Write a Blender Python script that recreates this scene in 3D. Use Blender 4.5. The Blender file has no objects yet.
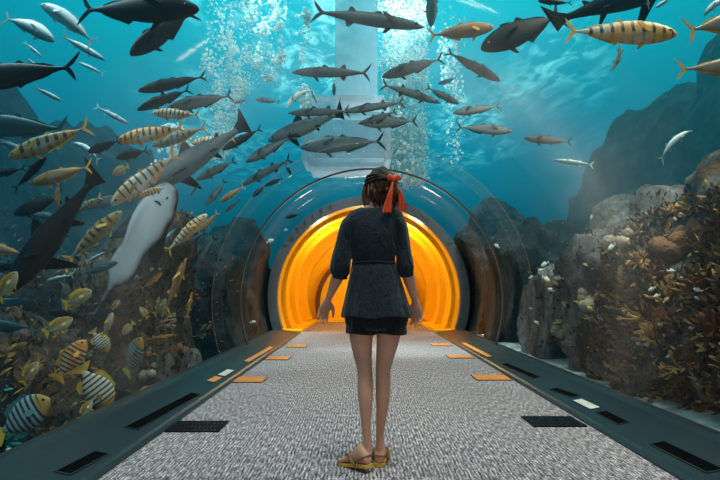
import bpy, bmesh, math, random
from mathutils import Vector, Matrix, noise
from mathutils.bvhtree import BVHTree

SC = bpy.context.scene
COL = SC.collection
R = random.Random(11)
PI = math.pi
F = 560.0
CAMZ = 0.97
CX, CZ, RT = 0.15, 0.82, 2.08        # tunnel axis and inner radius
RO = 2.20                            # outer radius of the acrylic
BASE_Z = 0.10

# ------------------------------------------------------------------ camera
cam_d = bpy.data.cameras.new('camera')
cam = bpy.data.objects.new('camera', cam_d)
COL.objects.link(cam)
cam_d.sensor_width = 36.0
cam_d.lens = 36.0 * F / 720.0
cam_d.clip_end = 200
cam.location = (0, 0, CAMZ)
cam.rotation_euler = (math.radians(95.0), 0, math.radians(0.2))
SC.camera = cam
vs_ = SC.view_settings
SC.display_settings.display_device = 'sRGB'
vs_.view_transform = 'Standard'
vs_.look = 'None'
vs_.exposure = 0.0
vs_.gamma = 1.0
vs_.use_curve_mapping = False
SC.cycles.transparent_max_bounces = 32
SC.cycles.max_bounces = 8
SC.cycles.use_denoising = True
CM = Matrix.Translation(cam.location) @ cam.rotation_euler.to_matrix().to_4x4()
CR = cam.rotation_euler.to_matrix()
EYE = Vector(cam.location)

def ray(px, py):
    return CR @ Vector(((px - 360) / F, -(py - 240) / F, -1.0))

def at_depth(px, py, d):
    return EYE + ray(px, py) * d

def at_y(px, py, y):
    d = ray(px, py)
    return EYE + d * (y / d.y)

def at_z(px, py, z):
    d = ray(px, py)
    return EYE + d * ((z - CAMZ) / d.z)

def exit_depth(px, py, rad=RO):
    d = ray(px, py)
    a = d.x * d.x + d.z * d.z
    ox, oz = -CX, CAMZ - CZ
    b = 2 * (ox * d.x + oz * d.z)
    c = ox * ox + oz * oz - rad * rad
    return (-b + math.sqrt(b * b - 4 * a * c)) / (2 * a)

# ------------------------------------------------------------------ object helpers
def tag(o, label=None, cat=None, group=None, kind=None):
    if label: o['label'] = label
    if cat: o['category'] = cat
    if group: o['group'] = group
    if kind: o['kind'] = kind
    return o

def empty(name, loc=(0, 0, 0)):
    o = bpy.data.objects.new(name, None)
    o.empty_display_size = 0.1
    COL.objects.link(o)
    o.location = loc
    return o

def link(name, bm, mat, parent=None, smooth=True):
    bmesh.ops.recalc_face_normals(bm, faces=bm.faces[:])
    me = bpy.data.meshes.new(name)
    bm.to_mesh(me)
    bm.free()
    if smooth:
        for p in me.polygons:
            p.use_smooth = True
    if mat is not None:
        me.materials.append(mat)
    o = bpy.data.objects.new(name, me)
    COL.objects.link(o)
    if parent is not None:
        o.parent = parent
    return o

def copy_tree(o, parent=None):
    c = o.copy()
    COL.objects.link(c)
    if parent is not None:
        c.parent = parent
    for ch in list(o.children):
        copy_tree(ch, c)
    return c

def box(bm, lo, hi, mat4=None):
    vs = [bm.verts.new((x, y, z)) for x in (lo[0], hi[0]) for y in (lo[1], hi[1]) for z in (lo[2], hi[2])]
    for f in ((0, 1, 3, 2), (4, 6, 7, 5), (0, 4, 5, 1), (2, 3, 7, 6), (0, 2, 6, 4), (1, 5, 7, 3)):
        bm.faces.new([vs[i] for i in f])
    if mat4 is not None:
        for v in vs:
            v.co = mat4 @ v.co
    return vs

def loft(bm, rings, cap=True, closed=True):
    vr = [[bm.verts.new(p) for p in r] for r in rings]
    n = len(vr[0])
    for a, b in zip(vr, vr[1:]):
        for i in range(n if closed else n - 1):
            j = (i + 1) % n
            bm.faces.new((a[i], a[j], b[j], b[i]))
    if cap:
        bm.faces.new(vr[0][::-1])
        bm.faces.new(vr[-1])
    return vr

def catmull(pts, k):
    """pts: list of tuples of floats, k samples per span"""
    out = []
    n = len(pts)
    for i in range(n - 1):
        p0, p1, p2, p3 = pts[max(i - 1, 0)], pts[i], pts[i + 1], pts[min(i + 2, n - 1)]
        for s in range(k):
            t = s / k
            out.append(tuple(0.5 * (2 * b + (c - a) * t + (2 * a - 5 * b + 4 * c - d) * t * t + (3 * b - a - 3 * c + d) * t ** 3)
                             for a, b, c, d in zip(p0, p1, p2, p3)))
    out.append(tuple(pts[-1]))
    return out

def tube(bm, pts, n=12, k=4, cap=True, side=None):
    """pts: (x,y,z,ra,rb) ; ra along side vector, rb across. rounded caps"""
    P = catmull([tuple(p) if len(p) == 5 else tuple(p) + (p[3],) for p in pts], k)
    rings = []
    prev = None
    for i, p in enumerate(P):
        c = Vector(p[:3])
        a = Vector(P[max(i - 1, 0)][:3])
        b = Vector(P[min(i + 1, len(P) - 1)][:3])
        t = (b - a)
        if t.length < 1e-9:
            t = Vector((0, 0, 1))
        t.normalize()
        s = prev if prev is not None else (Vector(side) if side is not None else (Vector((1, 0, 0)) if abs(t.x) < 0.8 else Vector((0, 1, 0))))
        s = (s - t * s.dot(t)).normalized()
        prev = s
        u = t.cross(s)
        ra, rb = max(p[3], 1e-4), max(p[4], 1e-4)
        rings.append([c + s * (math.cos(2 * PI * j / n) * ra) + u * (math.sin(2 * PI * j / n) * rb) for j in range(n)])
    return loft(bm, rings, cap)

def prism(bm, pts, th, M=None):
    """pts in local xz plane, extruded in y by +-th/2"""
    a = [bm.verts.new((p[0], th / 2, p[1])) for p in pts]
    b = [bm.verts.new((p[0], -th / 2, p[1])) for p in pts]
    if M is not None:
        for v in a + b:
            v.co = M @ v.co
    n = len(pts)
    f1 = bm.faces.new(a)
    f2 = bm.faces.new(b[::-1])
    for i in range(n):
        j = (i + 1) % n
        bm.faces.new((a[j], a[i], b[i], b[j]))
    bmesh.ops.triangulate(bm, faces=[f1, f2])

def ball(bm, c, r, sub=2, scale=(1, 1, 1)):
    M = Matrix.Translation(c) @ Matrix.Diagonal((r * scale[0], r * scale[1], r * scale[2], 1))
    return bmesh.ops.create_icosphere(bm, subdivisions=sub, radius=1, matrix=M)['verts']

# ------------------------------------------------------------------ material helpers
class NT:
    def __init__(s, name):
        s.m = bpy.data.materials.new(name)
        s.m.use_nodes = True
        s.t = s.m.node_tree
        s.t.nodes.clear()
        s.out = s.t.nodes.new('ShaderNodeOutputMaterial')
    def n(s, typ, **kw):
        nd = s.t.nodes.new(typ)
        for k, v in kw.items():
            if k.startswith('i_'):
                nd.inputs[k[2:].replace('_', ' ')].default_value = v
            else:
                setattr(nd, k, v)
        return nd
    def l(s, a, b):
        s.t.links.new(a, b)
    def ramp(s, fac, stops, interp='LINEAR'):
        r = s.n('ShaderNodeValToRGB')
        r.color_ramp.interpolation = interp
        e = r.color_ramp.elements
        while len(e) < len(stops):
            e.new(0.5)
        for el, (p, c) in zip(e, stops):
            el.position = p
            el.color = (*c, 1) if len(c) == 3 else c
        s.l(fac, r.inputs[0])
        return r.outputs[0]
    def math(s, op, a, b=None, clamp=False):
        nd = s.n('ShaderNodeMath', operation=op, use_clamp=clamp)
        for i, v in enumerate((a, b)):
            if v is None: continue
            if isinstance(v, (int, float)): nd.inputs[i].default_value = v
            else: s.l(v, nd.inputs[i])
        return nd.outputs[0]
    def mix(s, fac, a, b, blend='MIX'):
        nd = s.n('ShaderNodeMix', data_type='RGBA', blend_type=blend)
        for i, v in ((0, fac), (6, a), (7, b)):
            if isinstance(v, (int, float)): nd.inputs[i].default_value = v
            elif isinstance(v, tuple): nd.inputs[i].default_value = (*v, 1)
            else: s.l(v, nd.inputs[i])
        return nd.outputs[2]
    def noise(s, vec, scale, detail=4, rough=0.55, dist=0.0):
        nd = s.n('ShaderNodeTexNoise')
        nd.inputs['Scale'].default_value = scale
        nd.inputs['Detail'].default_value = detail
        nd.inputs['Roughness'].default_value = rough
        nd.inputs['Distortion'].default_value = dist
        if vec is not None: s.l(vec, nd.inputs['Vector'])
        return nd.outputs['Fac']
    def mapping(s, vec, scale=(1, 1, 1), rot=(0, 0, 0), loc=(0, 0, 0)):
        nd = s.n('ShaderNodeMapping')
        nd.inputs['Scale'].default_value = scale
        nd.inputs['Rotation'].default_value = rot
        nd.inputs['Location'].default_value = loc
        s.l(vec, nd.inputs['Vector'])
        return nd.outputs[0]
    def principled(s, color, rough=0.5, metal=0.0, spec=0.5, bump=None, bump_d=0.01, bump_s=0.5):
        p = s.n('ShaderNodeBsdfPrincipled')
        if isinstance(color, tuple): p.inputs['Base Color'].default_value = (*color, 1)
        else: s.l(color, p.inputs['Base Color'])
        if isinstance(rough, (int, float)): p.inputs['Roughness'].default_value = rough
        else: s.l(rough, p.inputs['Roughness'])
        p.inputs['Metallic'].default_value = metal
        p.inputs['Specular IOR Level'].default_value = spec
        if bump is not None:
            b = s.n('ShaderNodeBump')
            b.inputs['Strength'].default_value = bump_s
            b.inputs['Distance'].default_value = bump_d
            s.l(bump, b.inputs['Height'])
            s.l(b.outputs[0], p.inputs['Normal'])
        s.l(p.outputs[0], s.out.inputs[0])
        s.p = p
        return p
    def obj(s):
        return s.n('ShaderNodeTexCoord').outputs['Object']

def plain(name, color, rough=0.5, metal=0.0, spec=0.5, var=0.12, scale=12.0):
    t = NT(name)
    nz = t.noise(t.obj(), scale, 4)
    dark = tuple(c * (1 - var * 2) for c in color)
    lite = tuple(min(1, c * (1 + var)) for c in color)
    t.principled(t.ramp(nz, [(0.3, dark), (0.7, lite)]), rough, metal, spec)
    return t.m

def mat_carpet():
    t = NT('carpet_grey')
    co = t.obj()
    a = t.noise(t.mapping(co, (78, 13, 1)), 1.0, 3, 0.65, 0.1)
    b = t.noise(t.mapping(co, (140, 60, 1)), 1.0, 2, 0.6)
    c = t.noise(co, 0.7, 3)
    sx = t.n('ShaderNodeSeparateXYZ'); t.l(co, sx.inputs[0])
    wob = t.noise(t.mapping(co, (6, 2.5, 1)), 1.0, 2)
    rib = t.math('SINE', t.math('ADD', t.math('MULTIPLY', sx.outputs['X'], 2 * PI * 50), t.math('MULTIPLY', wob, 9.0)))
    s = t.math('ADD', t.math('MULTIPLY', a, 0.58), t.math('MULTIPLY', b, 0.42))
    s = t.math('ADD', s, t.math('MULTIPLY', rib, 0.035))
    col = t.ramp(s, [(0.39, (0.030, 0.022, 0.025)), (0.47, (0.14, 0.108, 0.118)), (0.55, (0.43, 0.34, 0.357)), (0.64, (0.92, 0.74, 0.77))])
    col = t.mix(1.0, col, t.ramp(c, [(0.3, (0.80, 0.80, 0.82)), (0.7, (1, 1, 1))]), 'MULTIPLY')
    t.principled(col, 0.75, 0, 0.35, s, 0.02, 0.5)
    return t.m

def mat_rock(name, dark, mid, lite, growth):
    t = NT(name)
    co = t.obj()
    a = t.noise(co, 2.2, 8, 0.65, 0.6)
    b = t.noise(co, 9.0, 6, 0.7)
    g = t.noise(co, 3.4, 5, 0.6, 1.2)
    v = t.n('ShaderNodeTexVoronoi', feature='DISTANCE_TO_EDGE')
    v.inputs['Scale'].default_value = 4.0
    t.l(co, v.inputs['Vector'])
    col = t.ramp(a, [(0.32, dark), (0.5, mid), (0.68, lite)])
    col = t.mix(t.math('MULTIPLY', t.ramp(g, [(0.5, (0, 0, 0)), (0.62, (1, 1, 1))]), 0.8), col, growth)
    col = t.mix(1.0, col, t.ramp(b, [(0.3, (0.45, 0.45, 0.45)), (0.65, (1.1, 1.1, 1.1))]), 'MULTIPLY')
    h = t.math('ADD', t.math('MULTIPLY', b, 0.7), t.math('MULTIPLY', a, 1.0))
    t.principled(col, 0.85, 0, 0.2, h, 0.08, 0.9)
    return t.m

def mat_growth(name, stops):
    t = NT(name)
    g = t.n('ShaderNodeNewGeometry')
    col = t.ramp(g.outputs['Random Per Island'], stops)
    col = t.mix(1.0, col, t.ramp(t.noise(t.obj(), 30, 3), [(0.3, (0.5, 0.5, 0.5)), (0.7, (1.1, 1.1, 1.1))]), 'MULTIPLY')
    t.principled(col, 0.7, 0, 0.3)
    return t.m

def mat_fish(name, back, belly, bars=None, bar_n=8.0, bar_w=0.36, blotch=None, rough=0.45, z0=-0.04, z1=0.05, bar_lim=(-0.28, 0.34), head=None, spec=0.25):
    t = NT(name)
    co = t.obj()
    sp = t.n('ShaderNodeSeparateXYZ')
    t.l(co, sp.inputs[0])
    mr = t.n('ShaderNodeMapRange')
    mr.inputs[1].default_value = z0
    mr.inputs[2].default_value = z1
    t.l(sp.outputs['Z'], mr.inputs[0])
    nz = t.noise(co, 14, 4)
    f = t.math('ADD', mr.outputs[0], t.math('MULTIPLY', t.math('SUBTRACT', nz, 0.5), 0.7), True)
    col = t.mix(f, belly, back)
    if blotch:
        col = t.mix(t.math('MULTIPLY', t.ramp(t.noise(co, 4.5, 3), [(0.42, (0, 0, 0)), (0.56, (1, 1, 1))]), 0.85), col, blotch)
    if head:
        col = t.mix(t.ramp(t.math('ADD', sp.outputs['X'], t.math('MULTIPLY', nz, 0.06)), [(0.30, (0, 0, 0)), (0.36, (1, 1, 1))]), col, head)
    if bars:
        ph = t.math('ADD', t.math('MULTIPLY', sp.outputs['X'], bar_n), t.math('MULTIPLY', sp.outputs['Z'], 0.9))
        ph = t.math('ADD', ph, t.math('MULTIPLY', nz, 0.25))
        fr = t.math('FRACT', ph)
        on = t.math('LESS_THAN', fr, bar_w)
        on = t.math('MULTIPLY', on, t.math('GREATER_THAN', sp.outputs['X'], bar_lim[0]))
        on = t.math('MULTIPLY', on, t.math('LESS_THAN', sp.outputs['X'], bar_lim[1]))
        on = t.math('MULTIPLY', on, t.ramp(t.math('ADD', mr.outputs[0], t.math('MULTIPLY', nz, 0.5)), [(0.2, (0.1, 0.1, 0.1)), (0.45, (0.92, 0.92, 0.92))]))
        col = t.mix(on, col, bars)
    t.principled(col, rough, 0.0, spec, t.noise(co, 60, 2), 0.004, 0.3)
    return t.m

M = {}
M['carpet'] = mat_carpet()
M['ledge'] = plain('ledge_dark', (0.014, 0.020, 0.026), 0.38, 0, 0.4)
M['black'] = plain('black_metal', (0.006, 0.006, 0.007), 0.6, 0, 0.12)
M['slot'] = plain('slot_black', (0.002, 0.002, 0.0025), 0.95, 0, 0.03)
M['gasket'] = plain('gasket_dark', (0.02, 0.03, 0.035), 0.45)
M['orange_lit_plate'] = plain('orange_lit_plate', (0.78, 0.25, 0.045), 0.35)  # orange reflected in the far grilles put into colour; also on ledge lights
M['pale_plate'] = plain('pale_plate', (0.75, 0.68, 0.62), 0.25)
M['orange_wall'] = plain('orange_wall', (0.96, 0.53, 0.014), 0.42, 0, 0.12, 0.06, 0.8)
M['brown_frame'] = plain('brown_frame', (0.10, 0.035, 0.008), 0.5)
M['collar'] = plain('collar_grey', (0.16, 0.15, 0.165), 0.3, 0, 0.5, 0.04)
M['rock_r'] = mat_rock('reef_rock_brown', (0.010, 0.008, 0.008), (0.055, 0.038, 0.030), (0.22, 0.19, 0.17), (0.16, 0.068, 0.024))
M['rock_l'] = mat_rock('reef_rock_umber', (0.010, 0.011, 0.013), (0.05, 0.038, 0.032), (0.20, 0.14, 0.105), (0.18, 0.075, 0.035))
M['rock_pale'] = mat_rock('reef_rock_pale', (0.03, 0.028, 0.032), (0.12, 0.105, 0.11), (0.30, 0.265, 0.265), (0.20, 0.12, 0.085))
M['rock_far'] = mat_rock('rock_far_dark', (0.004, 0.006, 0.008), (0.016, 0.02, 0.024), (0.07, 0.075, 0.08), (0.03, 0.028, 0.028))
M['sand'] = plain('sand_pale', (0.42, 0.40, 0.38), 0.9, 0, 0.1, 0.3, 5.0)
M['gravel'] = plain('gravel_dark', (0.035, 0.032, 0.032), 0.9, 0, 0.1, 0.4, 14.0)
M['turf_r'] = mat_growth('algae_gold', [(0.0, (0.02, 0.011, 0.008)), (0.45, (0.09, 0.042, 0.018)), (0.75, (0.30, 0.14, 0.045)), (0.93, (0.65, 0.36, 0.13)), (1.0, (0.85, 0.62, 0.40))])
M['turf_l'] = mat_growth('algae_olive', [(0.0, (0.010, 0.014, 0.014)), (0.5, (0.06, 0.036, 0.018)), (0.8, (0.30, 0.15, 0.03)), (0.95, (0.60, 0.36, 0.07)), (1.0, (0.10, 0.45, 0.40))])
M['coral_gold'] = mat_growth('coral_gold', [(0.0, (0.35, 0.16, 0.04)), (1.0, (0.75, 0.42, 0.16))])
M['coral_rust'] = mat_growth('coral_rust', [(0.0, (0.10, 0.035, 0.016)), (1.0, (0.30, 0.11, 0.04))])
M['coral_tan'] = mat_growth('coral_tan', [(0.0, (0.28, 0.19, 0.13)), (1.0, (0.55, 0.40, 0.29))])
M['coral_teal'] = mat_growth('coral_teal', [(0.0, (0.02, 0.22, 0.21)), (1.0, (0.10, 0.55, 0.50))])

M['f_dark'] = mat_fish('fish_dark', (0.005, 0.012, 0.016), (0.012, 0.024, 0.030), rough=.55, spec=.07)  # dark skin, with the backlit shade put into the base colour
M['f_slate'] = mat_fish('fish_slate', (0.035, 0.045, 0.052), (0.15, 0.18, 0.20), spec=.12)
M['f_steel'] = mat_fish('fish_steel', (0.07, 0.09, 0.10), (0.22, 0.24, 0.26))
M['f_silver'] = mat_fish('fish_silver', (0.62, 0.72, 0.74), (0.10, 0.22, 0.26), z0=0.0, z1=0.06)  # highlight along the back painted as a pale top over a darker belly
M['f_teal'] = mat_fish('fish_teal', (0.01, 0.06, 0.08), (0.03, 0.11, 0.13), spec=.12)
M['f_gold'] = mat_fish('fish_gold', (0.72, 0.46, 0.24), (0.66, 0.60, 0.54), (0.02, 0.02, 0.022), 11.0, 0.34, (0.80, 0.33, 0.045), head=(0.78, 0.34, 0.06), bar_lim=(-0.30, 0.46))
M['f_pale'] = mat_fish('fish_pale_barred', (0.62, 0.60, 0.54), (0.72, 0.70, 0.66), (0.02, 0.022, 0.025), 12.0, 0.32, (0.66, 0.38, 0.16))
M['f_olive'] = mat_fish('fish_olive_barred', (0.13, 0.14, 0.10), (0.26, 0.27, 0.22), (0.012, 0.015, 0.016), 10.0, 0.42, (0.30, 0.19, 0.05))
M['f_rust'] = mat_fish('fish_rust', (0.20, 0.115, 0.06), (0.36, 0.27, 0.20), None, blotch=(0.36, 0.18, 0.07))
M['f_serg'] = mat_fish('fish_sergeant', (0.62, 0.60, 0.54), (0.68, 0.66, 0.62), (0.012, 0.012, 0.014), 11.0, 0.42, None, z0=-0.5, z1=-0.3, bar_lim=(-0.34, 0.36), head=(0.62, 0.32, 0.06))
M['f_serg_o'] = mat_fish('fish_sergeant_orange', (0.72, 0.55, 0.40), (0.74, 0.62, 0.5), (0.012, 0.012, 0.014), 11.0, 0.40, (0.75, 0.27, 0.06), z0=-0.5, z1=-0.3, bar_lim=(-0.34, 0.36), head=(0.70, 0.27, 0.05))
M['f_serg_b'] = mat_fish('fish_sergeant_blue', (0.22, 0.34, 0.40), (0.24, 0.36, 0.42), (0.008, 0.014, 0.018), 11.0, 0.46, None, z0=-0.5, z1=-0.3, bar_lim=(-0.34, 0.36), head=(0.34, 0.20, 0.06))
M['f_tinyw'] = mat_fish('fish_tiny_white', (0.75, 0.70, 0.60), (0.85, 0.82, 0.75))
M['f_tinyg'] = mat_fish('fish_tiny_gold', (0.80, 0.50, 0.10), (0.85, 0.70, 0.42))
M['f_gr'] = mat_fish('fish_dull_gold', (0.30, 0.19, 0.06), (0.46, 0.40, 0.30), rough=.5, spec=.15)
M['fin_dark'] = plain('fin_dark', (0.006, 0.012, 0.016), 0.6, 0, .06)
M['fin_steel'] = plain('fin_steel', (0.05, 0.065, 0.075), 0.6, 0, .1)
M['fin_silver'] = plain('fin_silver', (0.35, 0.45, 0.48), 0.5)
M['fin_gold'] = plain('fin_gold', (0.80, 0.38, 0.05), 0.5)
M['fin_yellow'] = plain('fin_yellow', (0.70, 0.42, 0.05), 0.5)
M['fin_teal'] = plain('fin_teal', (0.03, 0.14, 0.16), 0.5)
M['eye'] = plain('eye_black', (0.004, 0.004, 0.005), 0.1)

def mat_acrylic(name, veil, ior, refl, graze=0.0):
    t = NT(name)
    fr = t.n('ShaderNodeFresnel')
    fr.inputs['IOR'].default_value = ior
    tr = t.n('ShaderNodeBsdfTransparent')
    tr.inputs[0].default_value = (0.97, 0.985, 0.985, 1)
    gl = t.n('ShaderNodeBsdfGlossy')
    gl.inputs['Roughness'].default_value = 0.03
    gl.inputs['Color'].default_value = (0.9, 0.92, 0.95, 1)
    df = t.n('ShaderNodeBsdfDiffuse')
    df.inputs[0].default_value = (0.75, 0.78, 0.82, 1)
    tl = t.n('ShaderNodeBsdfTranslucent')
    tl.inputs[0].default_value = (0.75, 0.78, 0.82, 1)
    hz = t.n('ShaderNodeMixShader')
    hz.inputs[0].default_value = 0.5
    t.l(df.outputs[0], hz.inputs[1]); t.l(tl.outputs[0], hz.inputs[2])
    m1 = t.n('ShaderNodeMixShader')
    nz = t.noise(t.mapping(t.obj(), (1.2, 0.35, 1.2)), 1.4, 4)
    lw = t.n('ShaderNodeLayerWeight'); lw.inputs[0].default_value = .5     # scuffed acrylic looks milkier at a grazing angle
    gz = t.math('ADD', t.math('MULTIPLY', t.math('POWER', lw.outputs['Facing'], 6.0), graze), veil)
    t.l(t.math('MULTIPLY', t.ramp(nz, [(0.35, (0.3, 0.3, 0.3)), (0.7, (1, 1, 1))]), gz), m1.inputs[0])
    t.l(tr.outputs[0], m1.inputs[1]); t.l(hz.outputs[0], m1.inputs[2])
    m2 = t.n('ShaderNodeMixShader')
    t.l(t.math('MULTIPLY', fr.outputs[0], refl), m2.inputs[0])
    t.l(m1.outputs[0], m2.inputs[1]); t.l(gl.outputs[0], m2.inputs[2])
    t.l(m2.outputs[0], t.out.inputs[0])
    return t.m
M['acrylic'] = mat_acrylic('acrylic_near', 0.0015, 1.25, 0.045, 0.20)
M['joint'] = mat_acrylic('acrylic_joint', 0.03, 1.3, 0.3)
M['acrylic_far'] = mat_acrylic('acrylic_far', 0.002, 1.25, 0.035)

# ------------------------------------------------------------------ the water (real haze) and the light in it
def make_water():
    t = NT('water_haze')
    sc = t.n('ShaderNodeVolumeScatter')
    sc.inputs['Color'].default_value = (0.015, 0.56, 0.88, 1)
    sc.inputs['Density'].default_value = 0.026
    ab = t.n('ShaderNodeVolumeAbsorption')
    ab.inputs['Color'].default_value = (0.10, 0.80, 0.88, 1)
    ab.inputs['Density'].default_value = 0.085
    ad = t.n('ShaderNodeAddShader')
    t.l(sc.outputs[0], ad.inputs[0]); t.l(ab.outputs[0], ad.inputs[1])
    t.l(ad.outputs[0], t.out.inputs['Volume'])
    bm = bmesh.new()
    vs = box(bm, (-16, -5, -2.2), (16, 30, 9))
    bmesh.ops.recalc_face_normals(bm, faces=bm.faces[:])
    n = 96
    r0 = [bm.verts.new((CX + (RO + .012) * math.cos(2 * PI * i / n), -3.4, CZ + (RO + .012) * math.sin(2 * PI * i / n))) for i in range(n)]
    r1 = [bm.verts.new((CX + (RO + .012) * math.cos(2 * PI * i / n), 20.5, CZ + (RO + .012) * math.sin(2 * PI * i / n))) for i in range(n)]
    c = Vector((CX, 0, CZ))
    for i in range(n):
        j = (i + 1) % n
        f = bm.faces.new((r0[i], r0[j], r1[j], r1[i]))
        f.normal_update()
        mid = f.calc_center_median() - c
        mid.y = 0
        if f.normal.dot(mid) > 0: f.normal_flip()
    fa = bm.faces.new(r0); fa.normal_update()
    if fa.normal.y < 0: fa.normal_flip()
    fb = bm.faces.new(r1); fb.normal_update()
    if fb.normal.y > 0: fb.normal_flip()
    me = bpy.data.meshes.new('water')
    bm.to_mesh(me); bm.free()
    me.materials.append(t.m)
    o = bpy.data.objects.new('water', me)
    COL.objects.link(o)
    tag(o, 'hazy turquoise water filling the tank around the tunnel', 'water', kind='structure')
make_water()

def make_world():
    w = bpy.data.worlds.new('sea_light')
    SC.world = w
    w.use_nodes = True
    t = w.node_tree
    t.nodes.clear()
    h = NT.__new__(NT)
    h.t = t
    out = t.nodes.new('ShaderNodeOutputWorld')
    co = h.n('ShaderNodeTexCoord').outputs['Generated']
    sp = h.n('ShaderNodeSeparateXYZ')
    h.l(co, sp.inputs[0])
    x, y, z = sp.outputs
    col = h.ramp(z, [(0.0, (0.001, 0.016, 0.026)), (0.12, (0.002, 0.06, 0.095)), (0.26, (0.001, 0.30, 0.46)), (0.45, (0.004, 0.74, 0.92)), (1.0, (0.30, 0.85, 0.90))])
    # azimuth: the open water ahead is brighter than the flanks
    hx = h.math('SQRT', h.math('ADD', h.math('MULTIPLY', x, x), h.math('MULTIPLY', y, y)))
    ca = h.math('DIVIDE', y, h.math('MAXIMUM', hx, 0.01))
    az = h.ramp(ca, [(0.0, (0.35, 0.35, 0.35)), (0.82, (0.55, 0.55, 0.55)), (0.94, (0.85, 0.85, 0.85)), (1.0, (1.15, 1.15, 1.15))])
    col = h.mix(1.0, col, az, 'MULTIPLY')
    # rippled surface, as a plane high overhead
    zz = h.math('MAXIMUM', z, 0.05)
    cmb = h.n('ShaderNodeCombineXYZ')
    h.l(h.math('DIVIDE', x, zz), cmb.inputs[0]); h.l(h.math('DIVIDE', y, zz), cmb.inputs[1])
    rp = h.noise(h.mapping(cmb.outputs[0], (9, 5, 1)), 1.0, 5, 0.7, 1.0)
    big = h.noise(h.mapping(cmb.outputs[0], (1.6, 0.7, 1), loc=(0.4, 0, 0)), 1.0, 2)
    sp1 = h.ramp(rp, [(0.47, (0, 0, 0)), (0.62, (1, 1, 1))])
    sp2 = h.ramp(big, [(0.42, (0, 0, 0)), (0.58, (1, 1, 1))])
    hi = h.math('MULTIPLY', h.math('MULTIPLY', sp1, sp2), h.ramp(z, [(0.16, (0, 0, 0)), (0.36, (1, 1, 1))]))
    hi = h.math('MULTIPLY', hi, h.ramp(ca, [(0.90, (0, 0, 0)), (0.97, (1, 1, 1))]))
    col = h.mix(hi, col, (0.8, 1.6, 1.7))
    bg = h.n('ShaderNodeBackground')
    h.l(col, bg.inputs[0])
    bg.inputs[1].default_value = 1.0
    h.l(bg.outputs[0], out.inputs[0])
make_world()

def sun(name, energy, rot, angle, color):
    d = bpy.data.lights.new(name, 'SUN')
    d.energy = energy; d.angle = math.radians(angle); d.color = color
    o = bpy.data.objects.new(name, d); COL.objects.link(o)
    o.rotation_euler = tuple(math.radians(a) for a in rot)
def area(name, loc, target, sx, sy, energy, color):
    d = bpy.data.lights.new(name, 'AREA')
    d.shape = 'RECTANGLE'; d.size = sx; d.size_y = sy; d.energy = energy; d.color = color
    o = bpy.data.objects.new(name, d); COL.objects.link(o)
    o.location = loc
    o.rotation_euler = (Vector(target) - Vector(loc)).to_track_quat('-Z', 'Y').to_euler()
def point(name, loc, energy, color, r=0.2):
    d = bpy.data.lights.new(name, 'POINT')
    d.energy = energy; d.color = color; d.shadow_soft_size = r
    o = bpy.data.objects.new(name, d); COL.objects.link(o); o.location = loc
def spot(name, loc, target, energy, color, deg, r=0.15, blend=0.6):
    d = bpy.data.lights.new(name, 'SPOT')
    d.energy = energy; d.color = color; d.spot_size = math.radians(deg); d.spot_blend = blend; d.shadow_soft_size = r
    o = bpy.data.objects.new(name, d); COL.objects.link(o); o.location = loc
    o.rotation_euler = (Vector(target) - Vector(loc)).to_track_quat('-Z', 'Y').to_euler()

spot('overhead_lamp', (0.9, 11.2, 8.7), (0.9, 11.2, 0), 5500, (0.95, 1.0, 1.0), 46, .4)
spot('overhead_lamp', (-2.0, 9.2, 8.7), (-2.0, 9.2, 0), 2200, (0.95, 1.0, 1.0), 40, .4)
sun('daylight', 3.2, (14, 6, 0), 18, (1.0, 0.85, 0.78))
area('reef_fill_lamp', (3.6, 4.5, 5.2), (3.0, 5.6, 0.9), 1.6, 1.6, 250, (1.0, 0.80, 0.60))  # added lamp to warm and brighten the right reef, out of view
area('unseen_fill_light', (0.15, -3.0, 1.6), (0.15, 4.0, 1.2), 3.0, 2.2, 46, (1.0, 0.90, 0.82))  # unseen fill added behind the camera to brighten the woman's back
area('reef_fill_lamp', (-3.8, 4.5, 5.2), (-3.0, 5.2, 0.9), 1.4, 1.4, 130, (0.85, 0.95, 1.0))  # added lamp to brighten the left reef, out of view

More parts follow.
